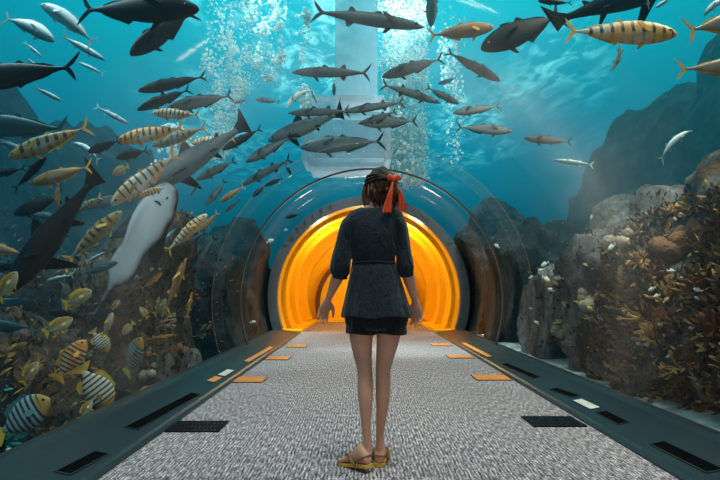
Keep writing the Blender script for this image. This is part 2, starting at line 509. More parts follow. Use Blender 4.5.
# ------------------------------------------------------------------ tunnel: floor, ledges, acrylic, joints, orange end
FC, FW = 0.135, 1.485
LEDGE = [(0.0, .012), (.03, .016), (.05, .006), (.07, .02), (CX + 2.03 - .12 - FC - FW, .085), (CX + 2.03 - .06 - FC - FW, .105), (CX + 2.03 - FC - FW, .105)]
def ledge_z(x):
    """height and dz/dx of the ledge top at x (the left one is a mirror image)"""
    side = 1 if x > FC else -1
    d = abs(x - FC) - FW
    for (a, za), (b, zb) in zip(LEDGE, LEDGE[1:]):
        if d <= b:
            t = min(1, max(0, (d - a) / (b - a)))
            return za + (zb - za) * t, side * (zb - za) / (b - a)
    return LEDGE[-1][1], 0.0
def make_shell():
    bm = bmesh.new()
    box(bm, (FC - FW, -3.2, -0.08), (FC + FW, 16.6, 0.0))
    tag(link('floor', bm, M['carpet'], smooth=False), 'grey ribbed carpet running along the tunnel', 'floor', kind='structure')
    for side, nm in ((-1, 'baseboard_left'), (1, 'baseboard_right')):
        xi = FC + side * FW
        xo = CX + side * 2.03
        prof = [(xi, -0.6)] + [(xi + side * a, b) for a, b in LEDGE]
        prof += [(prof[-1][0], -0.6)]
        bm = bmesh.new()
        loft(bm, [[Vector((a, y, b)) for a, b in prof] for y in (-3.2, 12.5)])
        tag(link(nm, bm, M['ledge'], smooth=False), None, None, kind='structure')['label'] = 'dark sloped ledge between the carpet and the acrylic, %s side' % ('left' if side < 0 else 'right')
    a0 = math.asin((BASE_Z - CZ) / RT)
    def shell(name, y0, y1, ri, ro, mat, label, cat, ny=1, seg=72):
        bm = bmesh.new()
        a1 = PI - a0
        rings = []
        for k in range(seg + 1):
            a = a0 + (a1 - a0) * k / seg
            c, s = math.cos(a), math.sin(a)
            rings.append([Vector((CX + ri * c, y0, CZ + ri * s)), Vector((CX + ri * c, y1, CZ + ri * s)), Vector((CX + ro * c, y1, CZ + ro * s)), Vector((CX + ro * c, y0, CZ + ro * s))])
        loft(bm, rings)
        o = link(name, bm, mat, smooth=False)
        for p in o.data.polygons:
            p.use_smooth = abs(p.normal.y) < 0.5
        tag(o, label, cat, kind='structure')
        return o
    shell('window_1', -3.2, 7.66, RT, RO, M['acrylic'], 'clear near acrylic vault of the tunnel, faintly milky', 'window')
    shell('window_2', 7.74, 12.40, RT, RO, M['acrylic_far'], 'clear far acrylic vault beyond the first joint', 'window')
    shell('trim_1', 7.66, 7.74, RT - 0.012, RO, M['joint'], 'clear joint ring where the near acrylic vault ends', 'trim')
    shell('trim_2', 8.82, 8.87, RT - 0.025, RT - 0.002, M['gasket'], 'thin dark seal arching across the far acrylic vault', 'trim')
    shell('trim_3', 12.40, 12.62, RT - 0.05, RO + 0.03, M['collar'], 'pale grey collar around the mouth of the orange passage', 'trim')
    # orange passage: stepped ribs
    bm = bmesh.new()
    seg = 72
    prof = [(12.62, RT - .03), (13.3, RT - .03), (13.3, RT - .12), (13.45, RT - .12), (13.45, RT - .06), (14.6, RT - .06), (14.6, RT - .2), (14.8, RT - .2),
            (14.8, RT - .12), (15.9, RT - .12), (15.9, RT - .36), (16.1, RT - .36), (16.1, RT - .3), (17.2, RT - .3), (17.2, RT + .16), (12.62, RT + .16)]
    rings = []
    b0 = math.asin((-0.02 - CZ) / RT)
    for k in range(seg + 1):
        a = b0 + (PI - 2 * b0) * k / seg
        rings.append([Vector((CX + r * math.cos(a), y, CZ + r * math.sin(a))) for y, r in prof])
    loft(bm, rings)
    tag(link('wall_end_passage', bm, M['orange_wall'], smooth=False), 'bright orange ribbed passage vault at the far end', 'wall', kind='structure')
    bm = bmesh.new()
    loft(bm, [[Vector((CX + 2.1 * math.cos(2*PI*k/64), y, max(-.1, CZ + 2.1 * math.sin(2*PI*k/64)))) for k in range(64)] for y in (17.2, 17.35)])
    tag(link('wall_back', bm, M['orange_wall'], smooth=False), 'orange wall closing the passage behind the woman', 'wall', kind='structure')
    bm = bmesh.new()
    box(bm, (CX - 2.0, 12.5, -0.1), (FC - FW, 17.2, 0.06))
    box(bm, (FC + FW, 12.5, -0.1), (CX + 2.0, 17.2, 0.06))
    box(bm, (FC - FW, 16.6, -0.1), (FC + FW, 17.2, 0.05))
    tag(link('trim_4', bm, M['orange_wall'], smooth=False), 'low orange kerb along the floor of the passage', 'trim', kind='structure')
    # arched frame on the end wall
    bm = bmesh.new()
    rings = []
    for k in range(41):
        a = -0.35 + (PI + 0.7) * k / 40
        rings.append([Vector((CX + r * math.cos(a) * 1.02, y, 0.55 + r * math.sin(a))) for y, r in ((17.0, 1.40), (17.0, 1.53), (17.2, 1.53), (17.2, 1.40))])
    loft(bm, rings)
    tag(link('door_1', bm, M['brown_frame'], smooth=False), 'dark arched frame on the orange end wall', 'door frame', kind='structure')
make_shell()
point('passage_lamp', (CX - 0.9, 13.9, 2.2), 38, (1.0, 0.90, 0.5), 0.15)
point('passage_lamp', (CX + 0.9, 13.9, 2.2), 38, (1.0, 0.90, 0.5), 0.15)
point('passage_lamp', (CX, 16.0, 1.9), 38, (1.0, 0.90, 0.5), 0.15)

# ------------------------------------------------------------------ floor grilles, ledge slots, ledge lights
def make_floor_things():
    # near black grilles: frame + slats
    def grille(px, py, w, d, label):
        c = at_z(px, py, 0.0)
        t = empty('floor_grille', (c.x, c.y, 0.001))
        bm = bmesh.new()
        b = 0.014
        for lo, hi in (((-w/2, -d/2, 0), (w/2, -d/2 + b, .008)), ((-w/2, d/2 - b, 0), (w/2, d/2, .008)), ((-w/2, -d/2, 0), (-w/2 + b, d/2, .008)), ((w/2 - b, -d/2, 0), (w/2, d/2, .008))):
            box(bm, lo, hi)
        link('rim', bm, M['black'], t, False)
        bm = bmesh.new()
        n = 13
        for k in range(n):
            x = -w/2 + b + (w - 2*b) * (k + .5) / n
            box(bm, (x - .008, -d/2 + b, 0), (x + .008, d/2 - b, .007))
        for y in (-d/6, d/6):
            box(bm, (-w/2 + b, y - .006, 0), (w/2 - b, y + .006, .006))
        link('grating', bm, M['black'], t, False)
        tag(t, label, 'floor grille')
    grille(198, 427, .37, .30, 'black metal floor grille in the carpet beside the left ledge')
    grille(553, 422, .38, .31, 'black metal floor grille in the carpet beside the right ledge')
    for px, py, w, d, lab in ((250, 380, .33, .36, 'floor grille painted with its orange reflection, nearest of the left-hand row'), (278, 358.5, .33, .36, 'floor grille painted with its orange reflection, second along the left-hand row'),
                              (297, 346.5, .33, .36, 'floor grille painted with its orange reflection, third along the left-hand row'), (491, 378, .38, .36, 'floor grille painted with its orange reflection, nearest of the right-hand row'),
                              (460, 357, .36, .36, 'floor grille painted with its orange reflection, second along the right-hand row'), (441, 345, .34, .36, 'floor grille painted with its orange reflection, third along the right-hand row')):
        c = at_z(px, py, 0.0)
        t = empty('far_grille', (c.x, c.y, 0.001))
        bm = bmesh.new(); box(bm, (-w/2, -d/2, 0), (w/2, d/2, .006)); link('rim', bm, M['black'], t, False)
        bm = bmesh.new(); box(bm, (-w/2 + .008, -d/2 + .008, .004), (w/2 - .008, d/2 - .008, .009)); link('panel', bm, M['orange_lit_plate'], t, False)  # reflection of the orange passage painted on the far grilles
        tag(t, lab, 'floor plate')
    def ledge_hit(px, py):
        z = .06
        for _ in range(12):
            p = at_z(px, py, z)
            z, m = ledge_z(p.x)
        return at_z(px, py, z), m
    def slot(p, q, w, z, mat, name, label, cat, h=.005):
        (a, m1), (b, m2) = ledge_hit(*p), ledge_hit(*q)
        ex = (b - a); L = ex.length; ex = ex.normalized()
        ac = Vector((1, 0, m1)); ey = (ac - ex * ac.dot(ex)).normalized(); ez = ex.cross(ey)
        if ez.z < 0: ey = -ey; ez = ex.cross(ey)
        t = empty(name)
        t.matrix_world = Matrix(((ex.x, ey.x, ez.x, (a.x + b.x) / 2), (ex.y, ey.y, ez.y, (a.y + b.y) / 2), (ex.z, ey.z, ez.z, (a.z + b.z) / 2), (0, 0, 0, 1)))
        bm = bmesh.new()
        for lo, hi in (((-L/2, -w/2, -.004), (L/2, -w/2 + .006, h + .002)), ((-L/2, w/2 - .006, -.004), (L/2, w/2, h + .002)), ((-L/2, -w/2, -.004), (-L/2 + .006, w/2, h + .002)), ((L/2 - .006, -w/2, -.004), (L/2, w/2, h + .002))):
            box(bm, lo, hi)
        link('rim', bm, M['gasket'], t, False)
        bm = bmesh.new(); box(bm, (-L/2 + .006, -w/2 + .006, -.004), (L/2 - .006, w/2 - .006, h)); link('inset', bm, mat, t, False)
        tag(t, label, cat)
    B, O, P = M['slot'], M['orange_lit_plate'], M['pale_plate']
    slot((504, 364), (537, 378), .09, .065, B, 'ledge_slot', 'black slot in the right ledge, farthest and longest of the far pair', 'ledge slot')
    slot((553, 389), (576, 397), .09, .06, B, 'ledge_slot', 'short black slot in the right ledge just before the pale light', 'ledge slot')
    slot((577, 400), (596, 409), .09, .06, P, 'ledge_light', 'small pale rectangular light set into the right ledge', 'ledge light')
    slot((601, 412), (624, 424), .09, .06, B, 'ledge_slot', 'black slot in the right ledge just nearer than the pale light', 'ledge slot')
    slot((657, 443), (716, 472), .10, .07, B, 'ledge_slot', 'long black slot in the right ledge at the bottom corner of the view', 'ledge slot')
    slot((131, 429), (196, 394), .10, .06, B, 'ledge_slot', 'long black slot along the middle of the left ledge', 'ledge slot')
    slot((62, 474), (102, 453), .09, .06, B, 'ledge_slot', 'short black slot in the left ledge nearest the camera', 'ledge slot')
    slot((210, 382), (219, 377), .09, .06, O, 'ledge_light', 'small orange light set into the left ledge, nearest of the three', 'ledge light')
    slot((221, 376), (231, 370), .09, .06, P, 'ledge_light', 'pale peach light in the left ledge beside the small orange one', 'ledge light')
    slot((246, 362), (272, 347), .08, .06, O, 'ledge_light', 'long orange light spill painted on the left ledge near the orange passage', 'ledge light')  # orange spill from the passage, built as a coloured strip
    slot((463, 343), (490, 357), .08, .06, O, 'ledge_light', 'long orange light spill painted on the right ledge near the orange passage', 'ledge light')  # same painted spill on the right-hand ledge
make_floor_things()

# ------------------------------------------------------------------ tank bed and rocks
def make_bed():
    for nm, x0, x1 in (('ground_left', -15.5, CX - 2.085), ('ground_right', CX + 2.085, 15.5)):
        bm = bmesh.new()
        nx, ny = 40, 70
        g = [[bm.verts.new((x0 + (x1 - x0) * i / nx, -4.5 + 34 * j / ny, 0)) for j in range(ny + 1)] for i in range(nx + 1)]
        for row in g:
            for v in row:
                d = abs(v.co.x - CX) - 2.1
                v.co.z = (0.02 if x0 > 0 else -0.48) + min(1, max(0, d) / 0.6) * 0.12 * (noise.noise(v.co * 0.9) + 0.4)
        for i in range(nx):
            for j in range(ny):
                bm.faces.new((g[i][j], g[i + 1][j], g[i + 1][j + 1], g[i][j + 1]))
        tag(link(nm, bm, M['sand'] if x0 > 0 else M['gravel']), 'pale sandy bed of the tank beside the tunnel', 'ground', kind='structure')
make_bed()

ROCKS = []
def rock(c, r, mat, label, seed, sub=5, rough=0.30, group=None, clear=RO + 0.17, name='reef_rock', hide_bvh=False, pw=1.0):
    bm = bmesh.new()
    bmesh.ops.create_icosphere(bm, subdivisions=sub, radius=1)
    off = Vector((seed * 7.3, seed * 3.1, -seed * 5.7))
    cv = Vector(c)
    FL = -0.05 if c[0] > 0 else -0.55
    for v in bm.verts:
        n = v.co.normalized()
        w = Vector((n.x * r[0], n.y * r[1], n.z * r[2]))
        s = w * 1.1 + off
        d = noise.fractal(s, 0.9, 2.1, 6) * rough
        d += (noise.ridged_multi_fractal(s * 0.8, 1.0, 2.0, 4, 1.0, 2.0) - 1.1) * rough * 0.45
        m = min(r)
        p = w * (1.0 + d * 0.55) + n * d * m * 0.35 + cv
        if p.z < FL: p.z = FL - (abs(p.z - FL)) * 0.05
        # keep clear of the acrylic vault
        q = Vector((p.x - CX, 0, p.z - CZ))
        lim = clear + 0.03 * abs(noise.noise(p * 4))
        if -3.4 < p.y < 20.6 and q.length < lim:
            if q.length < 1e-3: q = Vector((1, 0, 0))
            q = q.normalized() * lim
            p.x, p.z = CX + q.x, CZ + q.z
            if p.z < FL:
                p.z = FL; p.x = CX + math.copysign(2.09, q.x)
        if p.z < 0.1 and abs(p.x - CX) < 2.10 and p.y < 13: p.x = CX + math.copysign(2.10 + .1 * abs(noise.noise(p * 3)), c[0])
        v.co = p
    ctr = Vector((c[0], c[1], 0))
    for v in bm.verts: v.co -= ctr
    o = link(name, bm, mat)
    o.location = ctr
    tag(o, label, 'rock', group)
    ROCKS.append(o)
    return o

RR, RL, RP, RF = M['rock_r'], M['rock_l'], M['rock_pale'], M['rock_far']
# right-hand reef
rock((3.55, 2.6, 0.7), (1.25, 1.3, 1.55), RR, 'brown reef boulder at the near end of the right reef', 1)
rock((3.45, 4.0, 0.6), (1.20, 1.2, 1.35), RR, 'broad weed-covered boulder in the middle of the right reef', 2)
rock((4.1, 4.6, 1.3), (1.1, 1.3, 1.15), RR, 'dark boulder crowning the right reef behind the front rocks', 3)
rock((3.30, 5.6, 0.55), (1.05, 1.1, 1.15), RR, 'brown boulder behind the middle of the right reef, lower topped', 4)
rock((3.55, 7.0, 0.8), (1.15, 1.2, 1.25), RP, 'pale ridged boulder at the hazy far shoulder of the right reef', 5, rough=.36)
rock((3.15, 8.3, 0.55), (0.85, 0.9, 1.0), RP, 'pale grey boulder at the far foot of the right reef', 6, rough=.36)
rock((4.9, 3.0, 1.6), (1.2, 1.3, 1.5), RR, 'tall dark boulder topping the right reef at the edge of view', 7)
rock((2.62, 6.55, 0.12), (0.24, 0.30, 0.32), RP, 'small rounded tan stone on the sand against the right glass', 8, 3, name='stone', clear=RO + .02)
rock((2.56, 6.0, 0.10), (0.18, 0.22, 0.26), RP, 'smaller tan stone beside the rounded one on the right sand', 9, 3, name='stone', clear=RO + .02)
# right, beyond the joint
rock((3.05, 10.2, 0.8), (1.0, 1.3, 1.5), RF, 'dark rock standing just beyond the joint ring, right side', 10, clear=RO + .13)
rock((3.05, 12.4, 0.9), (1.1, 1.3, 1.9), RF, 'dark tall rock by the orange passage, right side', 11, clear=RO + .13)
# left-hand reef
rock((-2.80, 2.55, -0.05), (0.62, 0.95, 0.42), RL, 'low rock in the bottom left corner under teal weed', 25, clear=RO + .08)
rock((-2.95, 3.4, 0.05), (0.85, 0.9, 0.72), RF, 'low dark boulder at the near end of the left reef', 12, clear=RO + 0.50)
rock((-3.15, 4.8, 0.1), (0.75, 0.9, 0.78), RL, 'low umber boulder in the middle of the left reef', 13, clear=RO + 0.50)
rock((-3.7, 5.6, 0.2), (0.9, 1.0, 0.95), RF, 'dark rounded boulder behind the left reef', 14, clear=RO + 0.50)
rock((-3.10, 6.3, 0.4), (0.72, 0.85, 0.95), RL, 'brown boulder with weed two thirds along the left reef', 15, clear=RO + 0.42)
rock((-2.75, 7.4, 0.75), (0.70, 0.85, 1.25), RL, 'tall brown boulder at the far end of the left reef, by the joint ring', 16, clear=RO + 0.40)
rock((-2.18, 6.2, -0.12), (0.17, 0.22, 0.40), RP, 'small white stone low against the left glass', 17, 3, name='stone', clear=RO + .02)
rock((-2.16, 7.2, -0.15), (0.17, 0.28, 0.40), RP, 'pale flat stone at the left glass near the joint ring', 18, 3, name='stone', clear=RO + .02)
# left, beyond the joint
rock((-2.85, 9.9, 0.5), (1.0, 1.3, 1.25), RF, 'dark low rock just beyond the joint ring, left side', 19, clear=RO + .13)
rock((-2.85, 12.3, 0.6), (1.1, 1.3, 1.7), RF, 'dark rock by the orange passage, left side', 20, clear=RO + .13)
# distant tank walls of rock
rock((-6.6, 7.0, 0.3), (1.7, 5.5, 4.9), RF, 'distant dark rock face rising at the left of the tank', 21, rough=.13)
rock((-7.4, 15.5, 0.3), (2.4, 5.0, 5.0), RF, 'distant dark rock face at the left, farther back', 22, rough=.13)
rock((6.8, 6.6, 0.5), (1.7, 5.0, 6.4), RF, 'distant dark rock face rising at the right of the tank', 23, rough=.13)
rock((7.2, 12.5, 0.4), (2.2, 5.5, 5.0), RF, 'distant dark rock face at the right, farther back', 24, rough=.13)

bpy.context.view_layer.update()
def rock_bvh():
    vs, fs = [], []
    for o in ROCKS:
        b = len(vs)
        mw = Matrix.Translation(o.location)
        vs.extend(mw @ v.co for v in o.data.vertices)
        fs.extend(tuple(b + i for i in p.vertices) for p in o.data.polygons)
    return BVHTree.FromPolygons(vs, fs)
BV = rock_bvh()
def hit(px, py, eye_off=(0, 0, 0)):
    o = EYE + Vector(eye_off)
    return BV.ray_cast(o, ray(px, py).normalized(), 14.0)

# algae turf: uncountable little curled blades on the reef faces
def turf(name, n, region, mat, label, rng, size, group=None, dens=None):
    bm = bmesh.new()
    cnt = 0
    tries = 0
    while cnt < n and tries < n * 6:
        tries += 1
        px, py = region(rng)
        off = rng.choice(((0, 0, 0), (0, 0, 0), (-.9, 0, 0), (.9, 0, 0), (0, 1.2, .3)))
        loc, nor, _, dist = hit(px, py, off)
        if loc is None or dist > 9.5: continue
        if dens is not None and rng.random() > dens(loc): continue
        cnt += 1
        up = (nor * 0.7 + Vector((rng.uniform(-1, 1), rng.uniform(-1, 1), rng.uniform(-.2, 1.3))) * 0.8).normalized()
        side = up.cross(Vector((rng.uniform(-1, 1), rng.uniform(-1, 1), rng.uniform(-1, 1)))).normalized()
        bend = side.cross(up)
        L = size * rng.uniform(0.4, 1.5)
        w = L * rng.uniform(0.10, 0.28)
        k = rng.uniform(-0.6, 0.6) * L
        prev = None
        S = 4
        for i in range(S + 1):
            s = i / S
            c = loc - nor * 0.01 + up * (L * s) + bend * (k * s * s)
            ww = w * (math.sin(PI * (0.15 + 0.8 * s))) + .0015
            q = Vector((c.x - CX, 0, c.z - CZ))
            if q.length < RO + .02:
                c = Vector((CX, c.y, CZ)) + q.normalized() * (RO + .02)
            row = [bm.verts.new(c - side * ww), bm.verts.new(c + bend * ww * .5), bm.verts.new(c + side * ww)]
            if prev:
                bm.faces.new((prev[0], prev[1], row[1], row[0])); bm.faces.new((prev[1], prev[2], row[2], row[1]))
            prev = row
    o = link(name, bm, mat)
    tag(o, label, 'algae', group, 'stuff')
rt = random.Random(5)
def reg_r(g):
    y = g.uniform(185, 445)
    return g.uniform(540 + max(0, 290 - y) * .5, 740), y
turf('algae_turf', 5200, reg_r, M['turf_r'], 'brown and gold weed carpeting the rocks of the right reef', rt, 0.055,
     dens=lambda p: 0.07 if p.y > 6.0 else (0.55 + 0.45 * noise.noise(p * 1.6)))
turf('algae_turf', 2600, lambda g: (g.uniform(-20, 225), g.uniform(200, 475)), M['turf_l'], 'dark olive and gold weed carpeting the rocks of the left reef', rt, 0.06,
     dens=lambda p: 0.6 + 0.4 * noise.noise(p * 1.6))

# coral colonies
def branching(name, mat, seed, depth=4, r0=.035, spread=.62, n0=5, up=1.0):
    g = random.Random(seed)
    bm = bmesh.new()
    def grow(p, d, L, r, lvl):
        q = p + d * L
        m = (p + q) / 2 + Vector((g.uniform(-1, 1), g.uniform(-1, 1), g.uniform(-1, 1))) * L * .1
        tube(bm, [(*p, r), (*m, r * .9), (*q, r * .78 if lvl else r * .45)], 6, 2)
        if lvl == 0: return
        for _ in range(g.choice((2, 2, 3))):
            nd = (d + Vector((g.uniform(-1, 1), g.uniform(-1, 1), g.uniform(-.4, 1))) * spread).normalized()
            grow(q, nd, L * g.uniform(.6, .85), r * .72, lvl - 1)
    for _ in range(n0):
        d = Vector((g.uniform(-1, 1), g.uniform(-1, 1), up)).normalized()
        grow(Vector((0, 0, -.02)), d, .22, r0, depth - 1)
    ball(bm, (0, 0, 0), .09, 2, (1, 1, .5))
    return link(name, bm, mat)
def leafy(name, mat, seed):
    g = random.Random(seed)
    bm = bmesh.new()
    for k in range(26):
        a = g.uniform(0, 2 * PI); e = g.uniform(.25, 1.35)
        d = Vector((math.cos(a) * math.cos(e), math.sin(a) * math.cos(e), math.sin(e)))
        s = d.cross(Vector((0, 0, 1)) + Vector((.1, .2, 0))).normalized(); b = s.cross(d)
        L = g.uniform(.28, .5); w = g.uniform(.06, .11); kk = g.uniform(-.25, .25)
        rows = []
        for i in range(6):
            t = i / 5
            c = d * (L * t) + b * (kk * t * t)
            ww = w * math.sin(PI * (.12 + .8 * t)) + .004
            wav = .02 * math.sin(t * 9 + k)
            rows.append([c - s * ww + b * (wav + .006), c + b * (-wav + .006), c + s * ww + b * (wav + .006), c + s * ww + b * (wav - .006), c + b * (-wav - .006), c - s * ww + b * (wav - .006)])
        loft(bm, rows)
    ball(bm, (0, 0, 0), .07, 2, (1, 1, .5))
    return link(name, bm, mat)
def dome(name, mat, seed):
    g = random.Random(seed)
    bm = bmesh.new()
    for k in range(7):
        c = Vector((g.uniform(-.28, .28), g.uniform(-.28, .28), g.uniform(-.02, .16)))
        vs = ball(bm, c, g.uniform(.14, .26), 4)
        for v in vs:
            d = v.co - c
            v.co = c + d * (1 + .06 * noise.noise(v.co * 22) + .05 * math.sin(40 * noise.noise(v.co * 3)))
    return link(name, bm, mat)
def fan(name, mat, seed):
    g = random.Random(seed)
    bm = bmesh.new()
    def grow(p, ang, L, r, lvl):
        q = p + Vector((math.sin(ang) * L, g.uniform(-.02, .02), math.cos(ang) * L))
        tube(bm, [(*p, r), (*q, r * .7)], 5, 1)
        if lvl:
            for da in ((-.42, .42), (-.5, .1, .5))[g.random() > .6]:
                grow(q, ang + da * g.uniform(.6, 1.3), L * g.uniform(.66, .84), r * .7, lvl - 1)
    for a in (-.5, 0, .5): grow(Vector((0, 0, -.02)), a, .16, .022, 5)
    return link(name, bm, mat)
PROTO = {}
def coral(kind, px, py, size, label, group, rng, off=(0, 0, 0)):
    loc, nor, _, dist = hit(px, py, off)
    if loc is None or dist > 11:
        loc, nor = at_z(px, py, -.42), Vector((0, 0, 1))
    if kind not in PROTO:
        nm, fn, mat, seed = KINDS[kind]
        o = fn(nm, M[mat], seed)
        PROTO[kind] = o
    else:
        o = copy_tree(PROTO[kind])
        for k in ('label', 'group'):
            if k in o: del o[k]
    up = (nor * .8 + Vector((0, 0, .7))).normalized()
    q = up.to_track_quat('Z', 'Y')
    o.rotation_mode = 'QUATERNION'
    o.rotation_quaternion = q @ Matrix.Rotation(rng.uniform(0, 6.28), 3, 'Z').to_quaternion()
    # keep tips out of the tunnel
    base = loc - nor * .02
    rad = math.hypot(base.x - CX, base.z - CZ)
    s = min(size, max(.12, (rad - RO) * 1.3 + .16))
    out = Vector((base.x - CX, 0, base.z - CZ)).normalized()
    base += out * max(0, (RO + s * .45 - rad))* .7
    o.location = base
    o.scale = (s, s, s)
    tag(o, label, 'coral', group)
    return o
KINDS = {'gold_branch': ('branching_coral', branching, 'coral_gold', 3), 'rust_branch': ('branching_coral', branching, 'coral_rust', 4), 'tan_branch': ('branching_coral', branching, 'coral_tan', 8),
         'rust_leaf': ('leafy_coral', leafy, 'coral_rust', 5), 'gold_leaf': ('leafy_coral', leafy, 'coral_gold', 6), 'tan_dome': ('brain_coral', dome, 'coral_tan', 7),
         'rust_dome': ('brain_coral', dome, 'coral_rust', 9), 'gold_fan': ('sea_fan', fan, 'coral_gold', 10), 'rust_fan': ('sea_fan', fan, 'coral_rust', 12), 'teal_leaf': ('leafy_coral', leafy, 'coral_teal', 13)}
rc = random.Random(21)
WORDS = {'gold_branch': 'golden branching coral', 'rust_branch': 'rust-brown branching coral', 'tan_branch': 'pale tan branching coral', 'rust_leaf': 'rust-brown leafy coral',
         'gold_leaf': 'golden leafy coral', 'tan_dome': 'pale rounded brain coral', 'rust_dome': 'rusty rounded brain coral', 'gold_fan': 'golden sea fan', 'rust_fan': 'rust-brown sea fan', 'teal_leaf': 'teal leafy coral'}
CORALS = [
    # right reef
    ('gold_branch', 645, 322, .42, 'near the middle of the right reef face'), ('gold_branch', 622, 310, .34, 'at the far edge of the weed on the right reef'), ('gold_branch', 668, 300, .36, 'above the golden patch in mid right reef'),
    ('gold_branch', 618, 372, .30, 'low on the right reef just above the ledge'), ('gold_branch', 680, 372, .30, 'lower right reef, beside two bright specks'), ('gold_branch', 655, 345, .36, 'in the brightest patch of the right reef'),
    ('gold_leaf', 652, 335, .34, 'in the brightest patch of the right reef'), ('gold_leaf', 690, 213, .40, 'along the top ledge of the right reef'), ('gold_leaf', 668, 215, .30, 'on the crest of the right reef, farther one'),
    ('gold_leaf', 640, 262, .30, 'high on the face of the right reef'), ('rust_leaf', 700, 290, .50, 'broad clump at the near edge of the right reef'), ('rust_leaf', 712, 330, .45, 'at the picture edge halfway down the right reef'),
    ('rust_leaf', 660, 278, .40, 'upper middle of the right reef'), ('rust_leaf', 640, 300, .42, 'behind the golden branches of the right reef'), ('rust_leaf', 690, 400, .34, 'low down at the near end of the right reef'),
    ('rust_branch', 700, 360, .45, 'near end of the right reef, below the broad clump'), ('rust_branch', 632, 350, .40, 'low right reef left of the bright patch'), ('rust_branch', 660, 392, .32, 'just above the ledge on the right reef'),
    ('rust_branch', 610, 342, .34, 'far lower face of the right reef'), ('rust_branch', 715, 405, .30, 'lowest one by the picture edge, right reef'), ('rust_fan', 672, 325, .40, 'spread beside the bright patch on the right reef'),
    ('rust_fan', 705, 250, .45, 'upper near end of the right reef'), ('gold_fan', 615, 385, .26, 'lowest on the right reef next to the ledge'), ('gold_fan', 630, 282, .32, 'upper far face of the right reef'),
    ('rust_dome', 690, 240, .55, 'big, under the crest of the right reef'), ('rust_dome', 665, 250, .42, 'under the crest of the right reef, farther one'), ('tan_dome', 620, 240, .34, 'on the pale shoulder of the right reef'),
    ('tan_dome', 565, 330, .40, 'at the hazy far foot of the right reef'), ('tan_branch', 600, 325, .36, 'on the hazy far half of the right reef'), ('tan_branch', 575, 345, .28, 'low at the hazy far foot of the right reef'),
    ('tan_dome', 588, 300, .34, 'halfway up the hazy far half of the right reef'), ('rust_leaf', 620, 330, .34, 'where the right reef turns hazy'),
    # left reef
    ('gold_branch', 55, 380, .30, 'beside the orange striped fish on the left reef'), ('gold_branch', 25, 378, .30, 'at the near end of the left reef'), ('gold_leaf', 148, 360, .26, 'low in the middle of the left reef'),
    ('gold_branch', 90, 430, .22, 'low behind the white striped fish, left reef'), ('gold_fan', 140, 345, .26, 'beside the faint striped fish, left reef'), ('tan_dome', 150, 372, .26, 'low against the left glass'),
    ('tan_branch', 160, 325, .40, 'crowned and pale, mid left reef'), ('tan_branch', 200, 335, .36, 'on the tall brown boulder of the left reef'), ('rust_leaf', 190, 300, .36, 'on the brown boulder of the left reef'),
    ('rust_dome', 180, 350, .30, 'low on the far left reef'), ('teal_leaf', 12, 455, .22, 'in the bottom left corner'), ('teal_leaf', 30, 470, .18, 'lowest in the bottom left corner'), ('gold_leaf', 60, 445, .20, 'bottom left between blue striped fish'),
    ('teal_leaf', 6, 442, .26, 'at the left edge above the corner'), ('teal_leaf', 20, 462, .24, 'just above the lowest of the bottom left corner'), ('teal_leaf', 40, 460, .2, 'beside the left ledge near the corner'),
    ('rust_branch', 120, 350, .32, 'mid left reef behind striped fish'), ('rust_fan', 205, 270, .40, 'high on the tall brown boulder of the left reef'), ('rust_dome', 95, 440, .2, 'lowest near the left ledge'),
]
def make_corals():
    for k, px, py, s, where in CORALS:
        coral(k, px, py, s, WORDS[k] + ' ' + where, None, rc)
make_corals()

# ------------------------------------------------------------------ fish
JACK = [(.50, .004, -.012, .004), (.485, .026, -.030, .018), (.45, .052, -.052, .036), (.38, .085, -.082, .052), (.28, .112, -.108, .064), (.15, .125, -.122, .068), (.02, .115, -.112, .062),
        (-.12, .085, -.085, .046), (-.24, .050, -.050, .028), (-.33, .024, -.024, .014), (-.385, .016, -.016, .009), (-.41, .018, -.018, .006)]
CUDA = [(.50, .003, -.010, .004), (.47, .018, -.024, .014), (.42, .034, -.036, .024), (.34, .052, -.052, .034), (.22, .064, -.062, .042), (.08, .068, -.066, .044), (-.08, .062, -.060, .038),
        (-.22, .044, -.044, .026), (-.32, .026, -.026, .016), (-.385, .016, -.016, .009), (-.41, .018, -.018, .006)]
SERG = [(.50, .010, -.014, .006), (.485, .050, -.050, .026), (.45, .105, -.090, .044), (.38, .185, -.160, .062), (.27, .255, -.230, .074), (.13, .285, -.265, .076), (-.02, .265, -.245, .066),
        (-.16, .190, -.180, .048), (-.26, .105, -.100, .030), (-.33, .058, -.058, .018), (-.37, .056, -.056, .010)]
SHARK = [(.50, .004, -.010, .012), (.47, .028, -.030, .040), (.42, .050, -.045, .060), (.34, .072, -.066, .076), (.22, .090, -.085, .084), (.08, .092, -.086, .080), (-.06, .076, -.070, .062),
         (-.18, .052, -.046, .040), (-.28, .034, -.028, .024), (-.34, .028, -.022, .016), (-.37, .026, -.020, .010)]
def zs(prof, x):
    """top and bottom of a profile at x"""
    for a, b in zip(prof, prof[1:]):
        if b[0] <= x <= a[0]:
            t = (x - b[0]) / (a[0] - b[0])
            return b[1] + (a[1] - b[1]) * t, b[2] + (a[2] - b[2]) * t, b[3] + (a[3] - b[3]) * t
    return prof[-1][1:]

